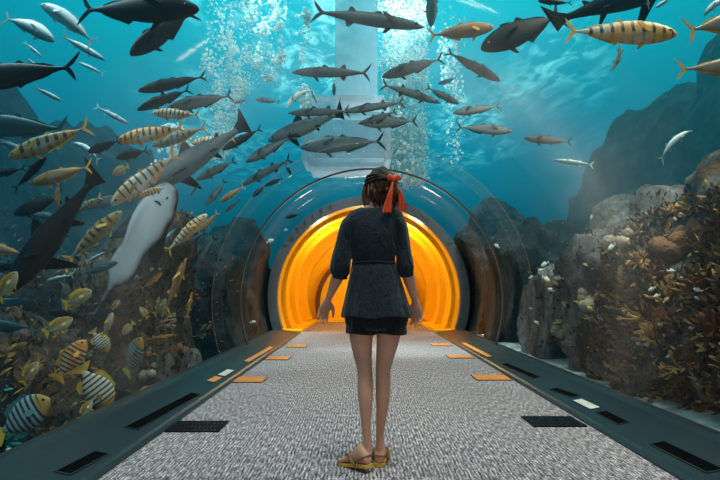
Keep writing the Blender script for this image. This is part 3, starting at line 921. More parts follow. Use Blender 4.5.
def fish_parts(kind, body_mat, fin_mat, tail_mat, deep=1.0, bend=0.0, detail=True):
    prof = {'jack': JACK, 'cuda': CUDA, 'serg': SERG, 'shark': SHARK}[kind]
    prof = [(x, a * deep, b * deep, w) for x, a, b, w in prof]
    def bz(bm):
        if bend:
            for v in bm.verts: v.co.z += bend * (.5 - 2.2 * v.co.x * v.co.x) - bend * .2
    n = 14
    fine = catmull(prof, 2)
    bm = bmesh.new()
    rings = []
    for x, zt, zb, w in fine:
        c, h = (zt + zb) / 2, max((zt - zb) / 2, .002)
        rings.append([Vector((x, max(w, .002) * math.copysign(abs(math.sin(a)) ** .9, math.sin(a)), c + h * math.cos(a))) for a in (2 * PI * k / n for k in range(n))])
    loft(bm, rings)
    bz(bm)
    root = empty('fish')
    link('body', bm, body_mat, root)
    def fin(name, pts, th, mat, Mx=None):
        bm = bmesh.new(); prism(bm, pts, th, Mx); bz(bm)
        return link(name, bm, mat, root, False)
    def top(x): return zs(prof, x)[0]
    def bot(x): return zs(prof, x)[1]
    def wid(x): return zs(prof, x)[2]
    if kind == 'shark':
        fin('tail_fin', [(-.35, top(-.35)), (-.42, .07), (-.50, .165), (-.475, .09), (-.465, .055), (-.425, .015), (-.45, -.06), (-.46, -.085), (-.40, -.04), (-.35, bot(-.35))], .008, tail_mat)
        fin('dorsal_fin', [(.16, top(.16) - .01), (.08, .165), (.025, .195), (.03, .13), (.02, top(.02) - .01)], .012, fin_mat)
        fin('rear_dorsal_fin', [(-.17, top(-.17) - .006), (-.205, .085), (-.225, .09), (-.22, top(-.22) - .006)], .008, fin_mat)
        for s in (-1, 1):
            Mx = Matrix.Translation((.22, s * wid(.22) * .8, bot(.22) * .5)) @ Matrix.Rotation(s * math.radians(62), 4, 'X')
            fin('pectoral_fin', [(.05, .0), (-.02, -.13), (-.07, -.21), (-.075, -.14), (-.05, 0)], .012, fin_mat, Mx)
            Mx = Matrix.Translation((-.10, s * wid(-.1) * .8, bot(-.1) * .6)) @ Matrix.Rotation(s * math.radians(50), 4, 'X')
            fin('pelvic_fin', [(.025, 0), (-.03, -.065), (-.045, -.06), (-.03, 0)], .008, fin_mat, Mx)
    elif kind == 'serg':
        fin('tail_fin', [(-.355, .05), (-.43, .14), (-.50, .20), (-.465, .07), (-.45, 0), (-.465, -.07), (-.50, -.20), (-.43, -.14), (-.355, -.05)], .012, tail_mat)
        fin('dorsal_fin', [(.24, top(.24) - .02), (.16, .33 * deep), (.0, .335 * deep), (-.14, .31 * deep), (-.24, .26 * deep), (-.23, top(-.23) - .01)], .012, fin_mat)
        fin('anal_fin', [(.02, bot(.02) + .02), (-.06, -.30 * deep), (-.17, -.29 * deep), (-.24, -.22 * deep), (-.22, bot(-.22) + .01)], .012, fin_mat)
        for s in (-1, 1):
            Mx = Matrix.Translation((.24, s * wid(.24), -.03)) @ Matrix.Rotation(s * math.radians(-55), 4, 'Z') 
            fin('pectoral_fin', [(0, .03), (-.11, .05), (-.15, 0), (-.10, -.05), (0, -.03)], .008, fin_mat, Matrix.Translation((.24, s * wid(.24) * .93, -.03)) @ Matrix.Rotation(s * math.radians(-28), 4, 'Z'))
        fin('pelvic_fin', [(.2, bot(.2) + .02), (.12, -.31 * deep), (.08, -.36 * deep), (.1, bot(.1) + .02)], .014, fin_mat)
    else:
        k = deep if kind == 'jack' else .8
        fin('tail_fin', [(-.385, .014), (-.41, .028 * k), (-.445, .078 * k), (-.50, .150 * k), (-.482, .085 * k), (-.458, .036 * k), (-.428, .003), (-.458, -.036 * k), (-.482, -.085 * k), (-.50, -.150 * k), (-.445, -.078 * k), (-.41, -.028 * k), (-.385, -.014)], .008, tail_mat)
        if kind == 'jack':
            fin('dorsal_fin', [(.06, top(.06) - .015), (.0, .148 * deep), (-.02, .140 * deep), (-.06, .105 * deep), (-.22, top(-.22) + .018), (-.30, top(-.30) + .008), (-.29, top(-.29) - .008), (-.1, top(-.1) - .02)], .008, fin_mat)
            fin('spiny_dorsal_fin', [(.24, top(.24) - .015), (.19, .142 * deep), (.10, .132 * deep), (.08, top(.08) - .015)], .008, fin_mat)
            fin('anal_fin', [(.0, bot(0) + .015), (-.05, -.145 * deep), (-.075, -.13 * deep), (-.10, -.095 * deep), (-.22, bot(-.22) - .016), (-.29, bot(-.29) - .006), (-.28, bot(-.28) + .008)], .008, fin_mat)
        else:
            fin('dorsal_fin', [(-.10, top(-.10) - .01), (-.15, .105), (-.175, .10), (-.19, top(-.19) - .008)], .007, fin_mat)
            fin('spiny_dorsal_fin', [(.14, top(.14) - .01), (.10, .10), (.05, .085), (.04, top(.04) - .01)], .007, fin_mat)
            fin('anal_fin', [(-.11, bot(-.11) + .01), (-.16, -.105), (-.185, -.098), (-.2, bot(-.2) + .008)], .007, fin_mat)
        for s in (-1, 1):
            Mx = Matrix.Translation((.25, s * wid(.25) * .93, -.02 * deep)) @ Matrix.Rotation(s * math.radians(-22), 4, 'Z') @ Matrix.Rotation(math.radians(18), 4, 'Y')
            fin('pectoral_fin', [(.0, .018), (-.08, .026), (-.16, .012), (-.13, -.012), (-.02, -.022)], .007, fin_mat, Mx)
        fin('pelvic_fin', [(.23, bot(.23) + .012), (.17, bot(.17) - .05), (.14, bot(.14) - .055), (.17, bot(.17) + .012)], .01, fin_mat)
    for s in (-1, 1):
        ex = .425 if kind != 'shark' else .43
        zt, zb, w = zs(prof, ex)
        bm = bmesh.new()
        ball(bm, (ex, s * w * .86, zb + (zt - zb) * .62), .017 if kind != 'serg' else .026, 2, (1, .6, 1)); bz(bm)
        link('eye', bm, M['eye'], root)
    return root

FK = {
 'dark':    ('jack', 'f_dark', 'fin_dark', 'fin_dark', 1.0, 0), 'darkslim': ('jack', 'f_dark', 'fin_dark', 'fin_dark', .74, 0),
 'slate':   ('jack', 'f_slate', 'fin_steel', 'fin_dark', .80, 0), 'steel': ('jack', 'f_steel', 'fin_steel', 'fin_steel', .82, 0),
 'teal':    ('jack', 'f_teal', 'fin_teal', 'fin_teal', .85, 0),
 'cuda':    ('cuda', 'f_slate', 'fin_steel', 'fin_steel', 1.0, 0), 'silver': ('cuda', 'f_silver', 'fin_silver', 'fin_silver', 1.0, 0.0),
 'silverbent': ('cuda', 'f_silver', 'fin_silver', 'fin_silver', 1.0, 0.22), 'silverfat': ('jack', 'f_silver', 'fin_silver', 'fin_silver', .85, 0.10),
 'palebent': ('cuda', 'f_tinyw', 'fin_steel', 'fin_silver', 1.15, 0.30),
 'gold':    ('jack', 'f_gold', 'fin_gold', 'fin_gold', .95, 0), 'pale': ('jack', 'f_pale', 'fin_gold', 'fin_gold', .85, 0),
 'olive':   ('jack', 'f_olive', 'fin_yellow', 'fin_gold', .90, 0), 'rust': ('jack', 'f_rust', 'fin_gold', 'fin_gold', .85, 0), 'rustslim': ('cuda', 'f_rust', 'fin_gold', 'fin_gold', 1.0, 0),
 'serg':    ('serg', 'f_serg', 'fin_yellow', 'fin_yellow', .95, 0), 'sergo': ('serg', 'f_serg_o', 'fin_gold', 'fin_gold', .78, 0), 'sergb': ('serg', 'f_serg_b', 'fin_teal', 'fin_yellow', .95, 0),
 'goldround': ('serg', 'f_gr', 'fin_yellow', 'fin_yellow', .8, 0),
 'shark':   ('shark', 'f_dark', 'fin_dark', 'fin_dark', 1.05, 0), 'sharkslate': ('shark', 'f_slate', 'fin_dark', 'fin_dark', 1.1, 0),
}
FP = {}
def swim(kind, head, tail, extra, label, group=None, roll=0.0, tilt=0.0, cat='fish', sq=1.0):
    """place a fish whose snout and tail tip show at two points of the view, EXTRA metres outside the acrylic"""
    mid = ((head[0] + tail[0]) / 2, (head[1] + tail[1]) / 2)
    d = max(exit_depth(*head), exit_depth(*tail), exit_depth(*mid)) + extra
    d = min(d, 13.0)
    dd = tilt * .5
    a, b = at_depth(*head, d - dd), at_depth(*tail, d + dd)
    ex = (a - b); L = ex.length; ex.normalize()
    ref = Vector((0, 0, 1)) if abs(ex.z) < .85 else Vector((-1 if ex.z > 0 else 1, 0, 0.15))
    ez = (ref - ex * ref.dot(ex)).normalized()
    ez = Matrix.Rotation(math.radians(roll), 3, ex) @ ez
    ey = ez.cross(ex)
    if kind not in FP:
        FP[kind] = o = fish_parts(FK[kind][0], M[FK[kind][1]], M[FK[kind][2]], M[FK[kind][3]], FK[kind][4], FK[kind][5])
    else:
        o = copy_tree(FP[kind])
        if 'group' in o: del o['group']
    if FK[kind][0] == 'shark': o.name = 'shark'
    c = (a + b) / 2
    o.matrix_world = Matrix(((ex.x * L, ey.x * L, ez.x * L * sq, c.x), (ex.y * L, ey.y * L, ez.y * L * sq, c.y), (ex.z * L, ey.z * L, ez.z * L * sq, c.z), (0, 0, 0, 1)))
    tag(o, label, cat, group)
    return o

FISH = [
 # --- upper left water
 ('darkslim', (199, 9), (80, 10), .5, 'big dark fish with forked tail cruising along the top edge, left part', 'big dark fish'),
 ('dark', (130, 55), (194, 11), 0.95, 'dark deep-bodied fish nosing down below the big one at the top edge', 'big dark fish'),
 ('silverfat', (42, 3), (95, 43), 1.6, 'pale sunlit fish with a bright back near the top left corner', 'pale fish in the upper water'),
 ('silverfat', (55, 40), (4, 17), 1.8, 'pale teal fish at the upper left edge, heading down right', 'pale fish in the upper water'),
 ('silver', (105, 60), (62, 36), 2.0, 'thin pale fish under the bright-backed one in the upper left', 'pale fish in the upper water'),
 ('silver', (42, 57), (24, 42), 2.2, 'small faint slim fish above the large dark tail on the left', 'pale fish in the upper water'),
 ('silver', (39, 67), (24, 57), 2.2, 'tiny white sliver of a fish just above the large dark fish at the left edge', 'pale fish in the upper water'),
 ('darkslim', (-42, 83), (78, 66), .35, 'large dark fish cut by the left edge, forked tail raised', 'big dark fish'),
 ('silver', (62, 101), (34, 87), 1.4, 'slim pale fish just below the large dark fish at the left edge', 'pale fish in the upper water'),
 ('darkslim', (138, 91), (207, 76), .7, 'dark fish with a pale back, topmost of three stacked dark fish', 'three stacked dark fish'),
 ('darkslim', (137, 110), (191, 89), .8, 'smaller dark fish, middle of three stacked dark fish', 'three stacked dark fish'),
 ('slate', (167, 108), (233, 95), .6, 'grey fish with a pale flank, lowest of three stacked fish', 'three stacked dark fish'),
 ('pale', (152, 113), (200, 115), 0.15, 'small black-barred fish tucked under the grey fish', 'black-barred golden fish'),
 ('gold', (117, 141), (185, 127), .2, 'orange black-barred fish in the midst of the upper left shoal', 'black-barred golden fish'),
 ('olive', (8, 158), (91, 126), .25, 'olive barred fish with orange tail at the upper left', 'black-barred golden fish'),
 ('olive', (152, 146), (207, 127), .5, 'olive fish with yellow tail behind the orange barred fish', 'black-barred golden fish'),
 ('pale', (191, 143), (236, 138), .5, 'pinkish barred fish next to the white foam patch', 'black-barred golden fish'),
 ('teal', (-30, 124), (68, 129), .9, 'large shaded fish with a light-rimmed back at the left edge', 'big dark fish'),
 ('silver', (129, 124), (95, 106), 1.5, 'thin pale fish to the left of the orange barred one', 'pale fish in the upper water'),
 ('silverbent', (72, 141), (100, 160), 1.3, 'curved pale fish behind the olive barred fish tail', 'pale fish in the upper water'),
 ('silver', (47, 155), (63, 144), 1.2, 'little white fish under the olive barred fish', 'pale fish in the upper water'),
 ('silver', (-6, 139), (30, 152), 1.1, 'faint pale fish low behind the olive barred fish at the left edge', 'pale fish in the upper water'),
 ('silver', (78, 62), (104, 74), 2.4, 'barely visible pale fish in open water above centre left', 'pale fish in the upper water'),
 # --- sharks and the big ones on the left
 ('sharkslate', (148, 190), (250, 122), .45, 'dark grey shark with tail raised above the pale ray', 'dark sharks on the left'),
 ('shark', (8, 292), (101, 170), .30, 'long black shark slanting down the left side', 'dark sharks on the left'),
 ('slate', (82, 207), (142, 193), .9, 'dull grey fish behind the tail of the long black shark', 'big dark fish'),
 ('darkslim', (46, 157), (14, 190), .6, 'dark fish with a lit snout under the olive barred fish', 'big dark fish'),
 ('rust', (30, 184), (92, 166), .45, 'brown-backed fish with bronze flank above the black shark', 'bronze fish'),
 ('rust', (57, 207), (58, 182), .5, 'small rusty fish diving head down beside the black shark', 'bronze fish'),
 ('goldround', (112, 175), (129, 166), .35, 'small yellow-rimmed fish above the barred white one', 'small yellow fish'),
 ('pale', (111, 205), (178, 152), .2, 'white fish with black spots and orange tail above the ray', 'black-barred golden fish'),
 ('pale', (163, 188), (128, 199), .15, 'thin barred fish lying along the snout of the ray', 'black-barred golden fish'),
 ('olive', (122, 211), (66, 262), .3, 'grey-brown barred fish with rusty tail left of the ray', 'black-barred golden fish'),
 ('pale', (207, 214), (166, 252), .12, 'cream barred fish with yellow tail right of the ray', 'black-barred golden fish'),
 ('silver', (176, 228), (154, 254), .2, 'thin white fish with curled tail close to the right side of the ray', 'pale fish in the upper water'),
 ('rust', (220, 202), (244, 186), .25, 'peach-coloured blunt fish right of the shark', 'bronze fish'),
 ('rustslim', (190, 196), (199, 185), .3, 'tiny orange curled fish by the shark fin', 'bronze fish'),
 ('rust', (-24, 243), (27, 255), 1.2, 'pinkish fish cut by the left edge behind the black shark', 'bronze fish'),
 ('goldround', (17, 272), (-2, 300), .3, 'yellow and brown fish at the left edge near the shark snout', 'small yellow fish'),
 ('goldround', (92, 291), (64, 305), .3, 'small fish with yellow tail and turquoise-lit side left of the ray tail', 'small yellow fish'),
 ('silver', (46, 281), (74, 275), .5, 'bright blue-white slim fish left of the ray', 'pale fish in the upper water'),
 ('silver', (50, 272), (64, 250), .6, 'thin slanting pale fish above the blue-white slim one', 'pale fish in the upper water'),
 ('silver', (106, 252), (86, 262), .5, 'pale little fish between the barred brown fish and the ray', 'pale fish in the upper water'),
 ('gold', (162, 273), (141, 289), .12, 'white, orange and black fish right of the ray tail', 'black-barred golden fish'),
 ('rustslim', (186, 258), (165, 312), .15, 'slim upright orange-brown fish before the brown boulder', 'bronze fish'),
 ('goldround', (166, 299), (154, 315), .12, 'small gold fish with forked tail right of the ray tail', 'small yellow fish'),
 ('goldround', (120, 300), (112, 309), .3, 'tiny yellow fish under the tail of the ray', 'small yellow fish'),
 ('rustslim', (192, 292), (187, 318), .15, 'upright orange fish low before the brown boulder', 'bronze fish'),
 ('goldround', (140, 307), (148, 318), .2, 'small yellow fish upright at the bottom of the ray tail', 'small yellow fish'),
 ('dark', (14, 214), (62, 196), 1.0, 'shadowy fish behind the black shark, nearest the left edge', 'shadowy fish on the left'),
 ('teal', (70, 236), (30, 226), 1.2, 'shadowy teal fish crossing behind the middle of the black shark', 'shadowy fish on the left'),
 ('dark', (-12, 270), (30, 262), .9, 'shadowy fish under the pinkish fish at the left edge', 'shadowy fish on the left'),
 ('teal', (118, 262), (80, 275), .7, 'teal fish just left of the ray tail, level', 'shadowy fish on the left'),
 ('dark', (110, 238), (140, 222), .9, 'shadowy fish half behind the upper body of the ray', 'shadowy fish on the left'),
 ('darkslim', (-20, 178), (26, 168), .8, 'shadowy slim fish at the left edge under the olive barred fish', 'shadowy fish on the left'),
 ('teal', (60, 218), (20, 212), 1.5, 'faint teal fish far behind the black shark', 'shadowy fish on the left'),
 ('dark', (88, 152), (120, 140), .9, 'small shadowy fish left of the orange barred fish', 'shadowy fish on the left'),
 ('dark', (116, 158), (148, 150), .7, 'small shadowy fish under the orange barred fish', 'shadowy fish on the left'),
 ('slate', (196, 180), (236, 160), .2, 'dark grey fish just below the grey shark, parallel to it', 'shadowy fish on the left'),
 ('slate', (206, 206), (226, 180), 0.35, 'dark grey fish standing steeply right of the ray snout', 'shadowy fish on the left'),
 ('slate', (180, 246), (206, 232), .15, 'grey fish under the cream barred one', 'shadowy fish on the left'),
 ('slate', (190, 270), (216, 236), 0.3, 'grey slanting fish before the tall brown boulder', 'shadowy fish on the left'),
 ('rust', (200, 232), (218, 212), .15, 'brownish fish right of the cream barred one', 'bronze fish'),
 ('teal', (-10, 304), (38, 300), .7, 'dim teal fish level above the one entering at the left edge', 'shadowy fish on the left'),
 ('dark', (48, 312), (88, 318), .4, 'dim dark fish over the left reef behind the yellow-tailed ones', 'shadowy fish on the left'),
 ('olive', (70, 214), (102, 196), 1.0, 'dim barred fish between the black shark and the white barred fish', 'black-barred golden fish'),
 ('darkslim', (222, 150), (262, 128), .8, 'dark slim fish right of the shark tail', 'shadowy fish on the left'),
 ('goldround', (38, 362), (22, 384), .2, 'gold fish at the near end of the left reef', 'small yellow fish'),
 ('serg', (108, 352), (92, 330), 0.42, 'dim striped fish upright between the orange striped and faint grey ones', 'striped reef fish'),
 # --- lower left
 ('teal', (-26, 324), (34, 328), .4, 'teal slim fish entering at the left edge low down', 'big dark fish'),
 ('goldround', (73, 318), (44, 334), .25, 'fish with a big yellow forked tail over the left reef', 'small yellow fish'),
 ('rust', (62, 330), (46, 352), .3, 'dull bronze fish with yellow edges below the yellow forked tail', 'bronze fish'),
 ('sergo', (86, 340), (56, 380), .15, 'orange fish with black and white stripes over the left reef', 'striped reef fish'),
 ('serg', (110, 408), (80, 366), .22, 'white black-striped fish with yellow fins near the left ledge', 'striped reef fish'),
 ('sergb', (50, 399), (-4, 436), .12, 'large grey-blue striped fish at the lower left edge', 'striped reef fish'),
 ('sergb', (55, 432), (31, 470), .06, 'blue striped fish lowest by the left ledge', 'striped reef fish'),
 ('goldround', (113, 313), (102, 338), .2, 'upright orange-gold fish above the striped ones', 'small yellow fish'),
 ('serg', (154, 388), (135, 402), .06, 'small yellow striped fish touching the line of the left ledge', 'striped reef fish'),
 ('sergb', (142, 338), (126, 374), .2, 'faint grey striped fish standing upright in front of the reef', 'striped reef fish'),
 ('goldround', (122, 335), (134, 322), .2, 'small orange fish just above the faint grey striped one', 'small yellow fish'),
 ('rustslim', (176, 335), (142, 341), .12, 'slim pinkish fish level over the lower left reef', 'bronze fish'),
 ('goldround', (92, 400), (80, 420), .1, 'gold fish behind the white striped one', 'small yellow fish'),
 # --- over the tunnel
 ('cuda', (424, 27), (312, 11), .3, 'long grey barracuda overhead at the top centre', 'grey fish overhead'),
 ('teal', (431, 27), (432, -22), .9, 'teal fish hanging head down at the top edge', 'grey fish overhead'),
 ('rust', (494, 27), (428, 36), .8, 'brownish fish with orange tail at the top, right of the barracuda', 'bronze fish'),
 ('cuda', (292, 72), (371, 73), .4, 'level dark grey fish over the tunnel, left of the bubble stream', 'grey fish overhead'),
 ('slate', (382, 77), (444, 58), .5, 'grey deep fish just right of the level dark one', 'grey fish overhead'),
 ('darkslim', (500, 81), (446, 51), .5, 'dark blue fish with raised tail right of the bubble stream', 'grey fish overhead'),
 ('cuda', (441, 103), (381, 84), .5, 'slim grey fish slanting down across the bubble stream', 'grey fish overhead'),
 ('slate', (459, 104), (426, 87), .8, 'smaller grey fish touching the tail of the slanting slim one', 'grey fish overhead'),
 ('teal', (438, 84), (457, 78), 1.5, 'faint small fish in the bubble stream', 'grey fish overhead'),
 ('steel', (453, 113), (501, 106), .8, 'pale grey fish with a light forked tail right of the bubbles', 'grey fish overhead'),
 ('steel', (512, 131), (456, 127), .8, 'grey round-backed fish just below the pale fork-tailed one', 'grey fish overhead'),
 ('palebent', (285, 106), (314, 88), .7, 'small pale arched fish left of centre', 'grey fish overhead'),
 ('silver', (317, 103), (309, 85), .9, 'thin white fish hanging beside the pale arched one', 'grey fish overhead'),
 ('steel', (255, 99), (280, 102), 1.0, 'tiny pale fish with a split tail in open water', 'grey fish overhead'),
 ('steel', (234, 103), (249, 99), 1.4, 'faint whitish speck of a fish beside the bubbles', 'grey fish overhead'),
 ('cuda', (288, 113), (350, 111), .6, 'blurred grey slim fish over the far vault', 'grey fish overhead'),
 ('cuda', (343, 112), (405, 102), .6, 'blurred grey slim fish just right of centre over the vault', 'grey fish overhead'),
 ('cuda', (358, 124), (397, 111), 0.4, 'faint brownish fish over the vault with tail raised', 'grey fish overhead'),
 ('steel', (360, 123), (418, 121), .9, 'pale brown fish level over the vault', 'grey fish overhead'),
 ('sharkslate', (268, 141), (345, 112), 1.1, 'blurred big grey fish resting over the vault', 'grey fish overhead'),
 ('slate', (246, 162), (293, 136), 0.3, 'dark grey fish slanting just left of the vault top', 'grey fish overhead'),
 ('cuda', (240, 186), (292, 158), .25, 'long grey fish slanting above the joint ring', 'grey fish overhead'),
 ('dark', (252, 197), (266, 185), .5, 'small dark fish, left one of a pair by the joint ring', 'grey fish overhead'),
 ('dark', (265, 186), (283, 178), .5, 'small dark fish, right one of a pair by the joint ring', 'grey fish overhead'),
 ('dark', (291, 175), (285, 163), .6, 'tiny dark fish pointing down near the joint ring', 'grey fish overhead'),
 ('slate', (225, 212), (240, 200), .25, 'brown-grey fish under the peach-coloured one', 'grey fish overhead'),
 ('teal', (334, 96), (334, 80), .8, 'small upright bluish fish under the level dark grey one', 'grey fish overhead'),
 ('slate', (300, 147), (385, 141), 1.2, 'faint broad grey fish lying across the top of the vault', 'grey fish overhead'),
 ('dark', (285, 218), (300, 214), 0.5, 'tiny dark fish left of the dark seal', 'grey fish overhead'),
 # --- upper right
 ('dark', (481, 49), (562, 14), .3, 'big dark fish slanting up at the top right', 'big dark fish'),
 ('shark', (690, -24), (548, 24), .5, 'huge dark shark cut by the top right edge', 'dark sharks on the right'),
 ('darkslim', (538, 1), (572, 3), .9, 'small dark fish cut by the top edge', 'big dark fish'),
 ('gold', (677, 34), (565, 31), .2, 'large orange black-barred fish at the top right', 'black-barred golden fish'),
 ('palebent', (612, 72), (621, 39), 1.0, 'thin white twisted fish below the orange barred one', 'pale fish in the upper right'),
 ('silver', (655, 8), (672, -3), .8, 'white slim fish at the top edge above the orange one', 'pale fish in the upper right'),
 ('silverbent', (649, 10), (646, -8), .8, 'pale curved fish at the top edge, beside the white slim one', 'pale fish in the upper right'),
 ('silverbent', (703, 14), (732, -2), .8, 'pale curved fish in the top right corner', 'pale fish in the upper right'),
 ('rust', (770, 14), (686, 31), .3, 'pale orange-backed fish cut by the right edge, upper one', 'bronze fish'),
 ('rust', (782, 62), (676, 70), .2, 'fish with gold tail cut by the right edge, lower one', 'bronze fish'),
 ('slate', (524, 138), (572, 142), .25, 'plump dark grey fish facing left over the right side', 'grey fish on the right'),
 ('silver', (553, 160), (594, 165), .3, 'pale-backed fish just below the plump grey one', 'grey fish on the right'),
 ('silverbent', (691, 129), (659, 160), .6, 'bent white fish alone before the dark rock face', 'pale fish in the upper right'),
]
for sp in FISH:
    kind, h, t_, ex, lab = sp[:5]
    g = random.Random(sum(map(ord, lab)))
    swim(kind, h, t_, ex, lab, sp[5] if len(sp) > 5 else None, roll=g.uniform(-14, 14), tilt=g.uniform(-.18, .18) * math.hypot(h[0] - t_[0], h[1] - t_[1]) / 60)

# tiny reef fish: one small mesh each
def tiny_mesh(name, deep, mats):
    bm = bmesh.new()
    n = 8
    rings = []
    for x, z, w in ((.5, .01, .008), (.44, .09, .05), (.3, .19, .085), (.1, .23, .09), (-.12, .16, .06), (-.26, .06, .03), (-.3, .05, .015)):
        rings.append([Vector((x, w * math.sin(2*PI*k/n), z * deep * math.cos(2*PI*k/n))) for k in range(n)])
    loft(bm, rings)
    prism(bm, [(-.28, .04), (-.5, .2 * deep), (-.42, 0), (-.5, -.2 * deep), (-.28, -.04)], .02)
    prism(bm, [(.2, .2 * deep), (0, .32 * deep), (-.2, .2 * deep), (-.1, .12 * deep)], .02)
    me = bpy.data.meshes.new(name)
    bmesh.ops.recalc_face_normals(bm, faces=bm.faces[:])
    bm.to_mesh(me); bm.free()
    for p in me.polygons: p.use_smooth = True
    me.materials.append(mats)
    return me
TW, TG = tiny_mesh('tiny_fish_white', 1.0, M['f_tinyw']), tiny_mesh('tiny_fish_gold', .9, M['f_tinyg'])
TINY = [(545, 264, 9, 'w', 'highest white speck of a fish at the hazy far shoulder of the right reef'), (546, 279, 10, 'w', 'pale fish in the haze, just below the highest speck of the far shoulder'), (559, 278, 9, 'w', 'white fish beside the pale one in the haze, nearer the reef'),
 (551, 290, 8, 'w', 'white fish lowest of the four in the haze by the far shoulder'), (531, 277, 5, 'w', 'lone white speck in open blue water beside the joint ring'), (565, 304, 8, 'g', 'small golden fish over the hazy foot of the right reef'),
 (558, 322, 11, 'g', 'orange and white fish low over the hazy far foot of the right reef'), (591, 310, 12, 'g', 'orange white fish in the middle of the hazy reef half'), (612, 247, 11, 'w', 'cream fish high on the pale shoulder where the reef darkens'),
 (606, 252, 8, 'g', 'little golden fish next to the cream one high on the reef'), (626, 241, 10, 'w', 'cream fish in front of the crest of the right reef'), (634, 285, 8, 'g', 'golden fish at the upper edge of the weed, right reef'), (652, 289, 8, 'w', 'white fish above the golden branches of the right reef'),
 (657, 296, 8, 'w', 'second white fish just under the first above the golden branches'), (666, 300, 9, 'g', 'golden fish close to the golden branching coral, right reef'), (671, 271, 9, 'w', 'pale upright fish on the dark upper face of the right reef'),
 (681, 278, 5, 'w', 'tiny white fish near the pale upright one on the dark face'), (698, 290, 9, 'w', 'pale fish on the dark near face of the right reef'), (697, 298, 6, 'w', 'little white fish right under the pale one of the near face'), (662, 324, 9, 'w', 'white fish below the brightest coral patch'),
 (693, 327, 9, 'w', 'turquoise-lit white fish low on the near face of the right reef'), (700, 335, 7, 'g', 'golden fish under the turquoise-lit one on the near face'), (669, 356, 6, 'w', 'bright speck of a fish low on the right reef'), (675, 372, 7, 'g', 'golden speck, left of two side by side low on the reef'),
 (683, 370, 7, 'g', 'golden speck, right of two side by side low on the reef'), (639, 344, 7, 'w', 'white fish low beside the golden coral, right reef'), (646, 345, 8, 'w', 'white fish next to another low beside the golden coral'), (646, 413, 6, 'g', 'lowest golden fish just above the right ledge'),
 (577, 302, 6, 'g', 'small golden fish in the hazy part, left of the weed'), (600, 318, 7, 'w', 'white fish at the border of haze and weed'), (636, 308, 7, 'g', 'golden fish in front of rust-brown leaves'), (541, 270, 6, 'w', 'faint white fish behind the highest two in the haze'),
 (628, 262, 6, 'g', 'golden speck on the upper reef below the crest'), (690, 255, 6, 'g', 'golden speck under the crest at the near end'), (610, 330, 6, 'g', 'golden speck at the lower far edge of the weed'),
 (537, 323, 7, 'w', 'white fish low beside the joint ring, right side'), (270, 241, 8, 'w', 'tiny white fish beyond the joint ring, left side'), (286, 230, 5, 'w', 'white speck high beyond the joint ring, left side'),
 (253, 322, 6, 'w', 'white speck low before the dark rocks beyond the joint, left side'), (497, 246, 6, 'w', 'white speck beyond the joint ring, right side'),
 (20, 420, 9, 'g', 'yellow speck under the large grey-blue striped fish'), (10, 450, 8, 'w', 'white fish in the bottom left corner'), (74, 405, 8, 'g', 'golden speck beside the white striped fish'), (128, 400, 8, 'g', 'golden speck by the left ledge line'),
 (62, 352, 8, 'g', 'golden speck behind the orange striped fish')]
gt = random.Random(3)
for px, py, L, k, lab in TINY:
    loc, nor, _, dist = hit(px, py)
    fw = (CR @ Vector((0, 0, -1)))
    de = exit_depth(px, py) + .08
    if loc is not None:
        dr = (loc - EYE).dot(fw)
        de = max(de, min(dr - .12, de + 2.5)) if dr > de else de
    else:
        de += .5
    s = L * de / F
    c = at_depth(px, py, de)
    o = bpy.data.objects.new('reef_fish', TW if k == 'w' else TG)
    COL.objects.link(o)
    d = Vector((gt.choice((-1, 1)), gt.uniform(-.5, .5), gt.uniform(-.7, .9))).normalized()
    z = Vector((0, 0, 1)); z = (z - d * z.dot(d)).normalized(); y = z.cross(d)
    o.matrix_world = Matrix(((d.x*s, y.x*s, z.x*s, c.x), (d.y*s, y.y*s, z.y*s, c.y), (d.z*s, y.z*s, z.z*s, c.z), (0, 0, 0, 1)))
    tag(o, lab, 'small fish', 'tiny reef fish')

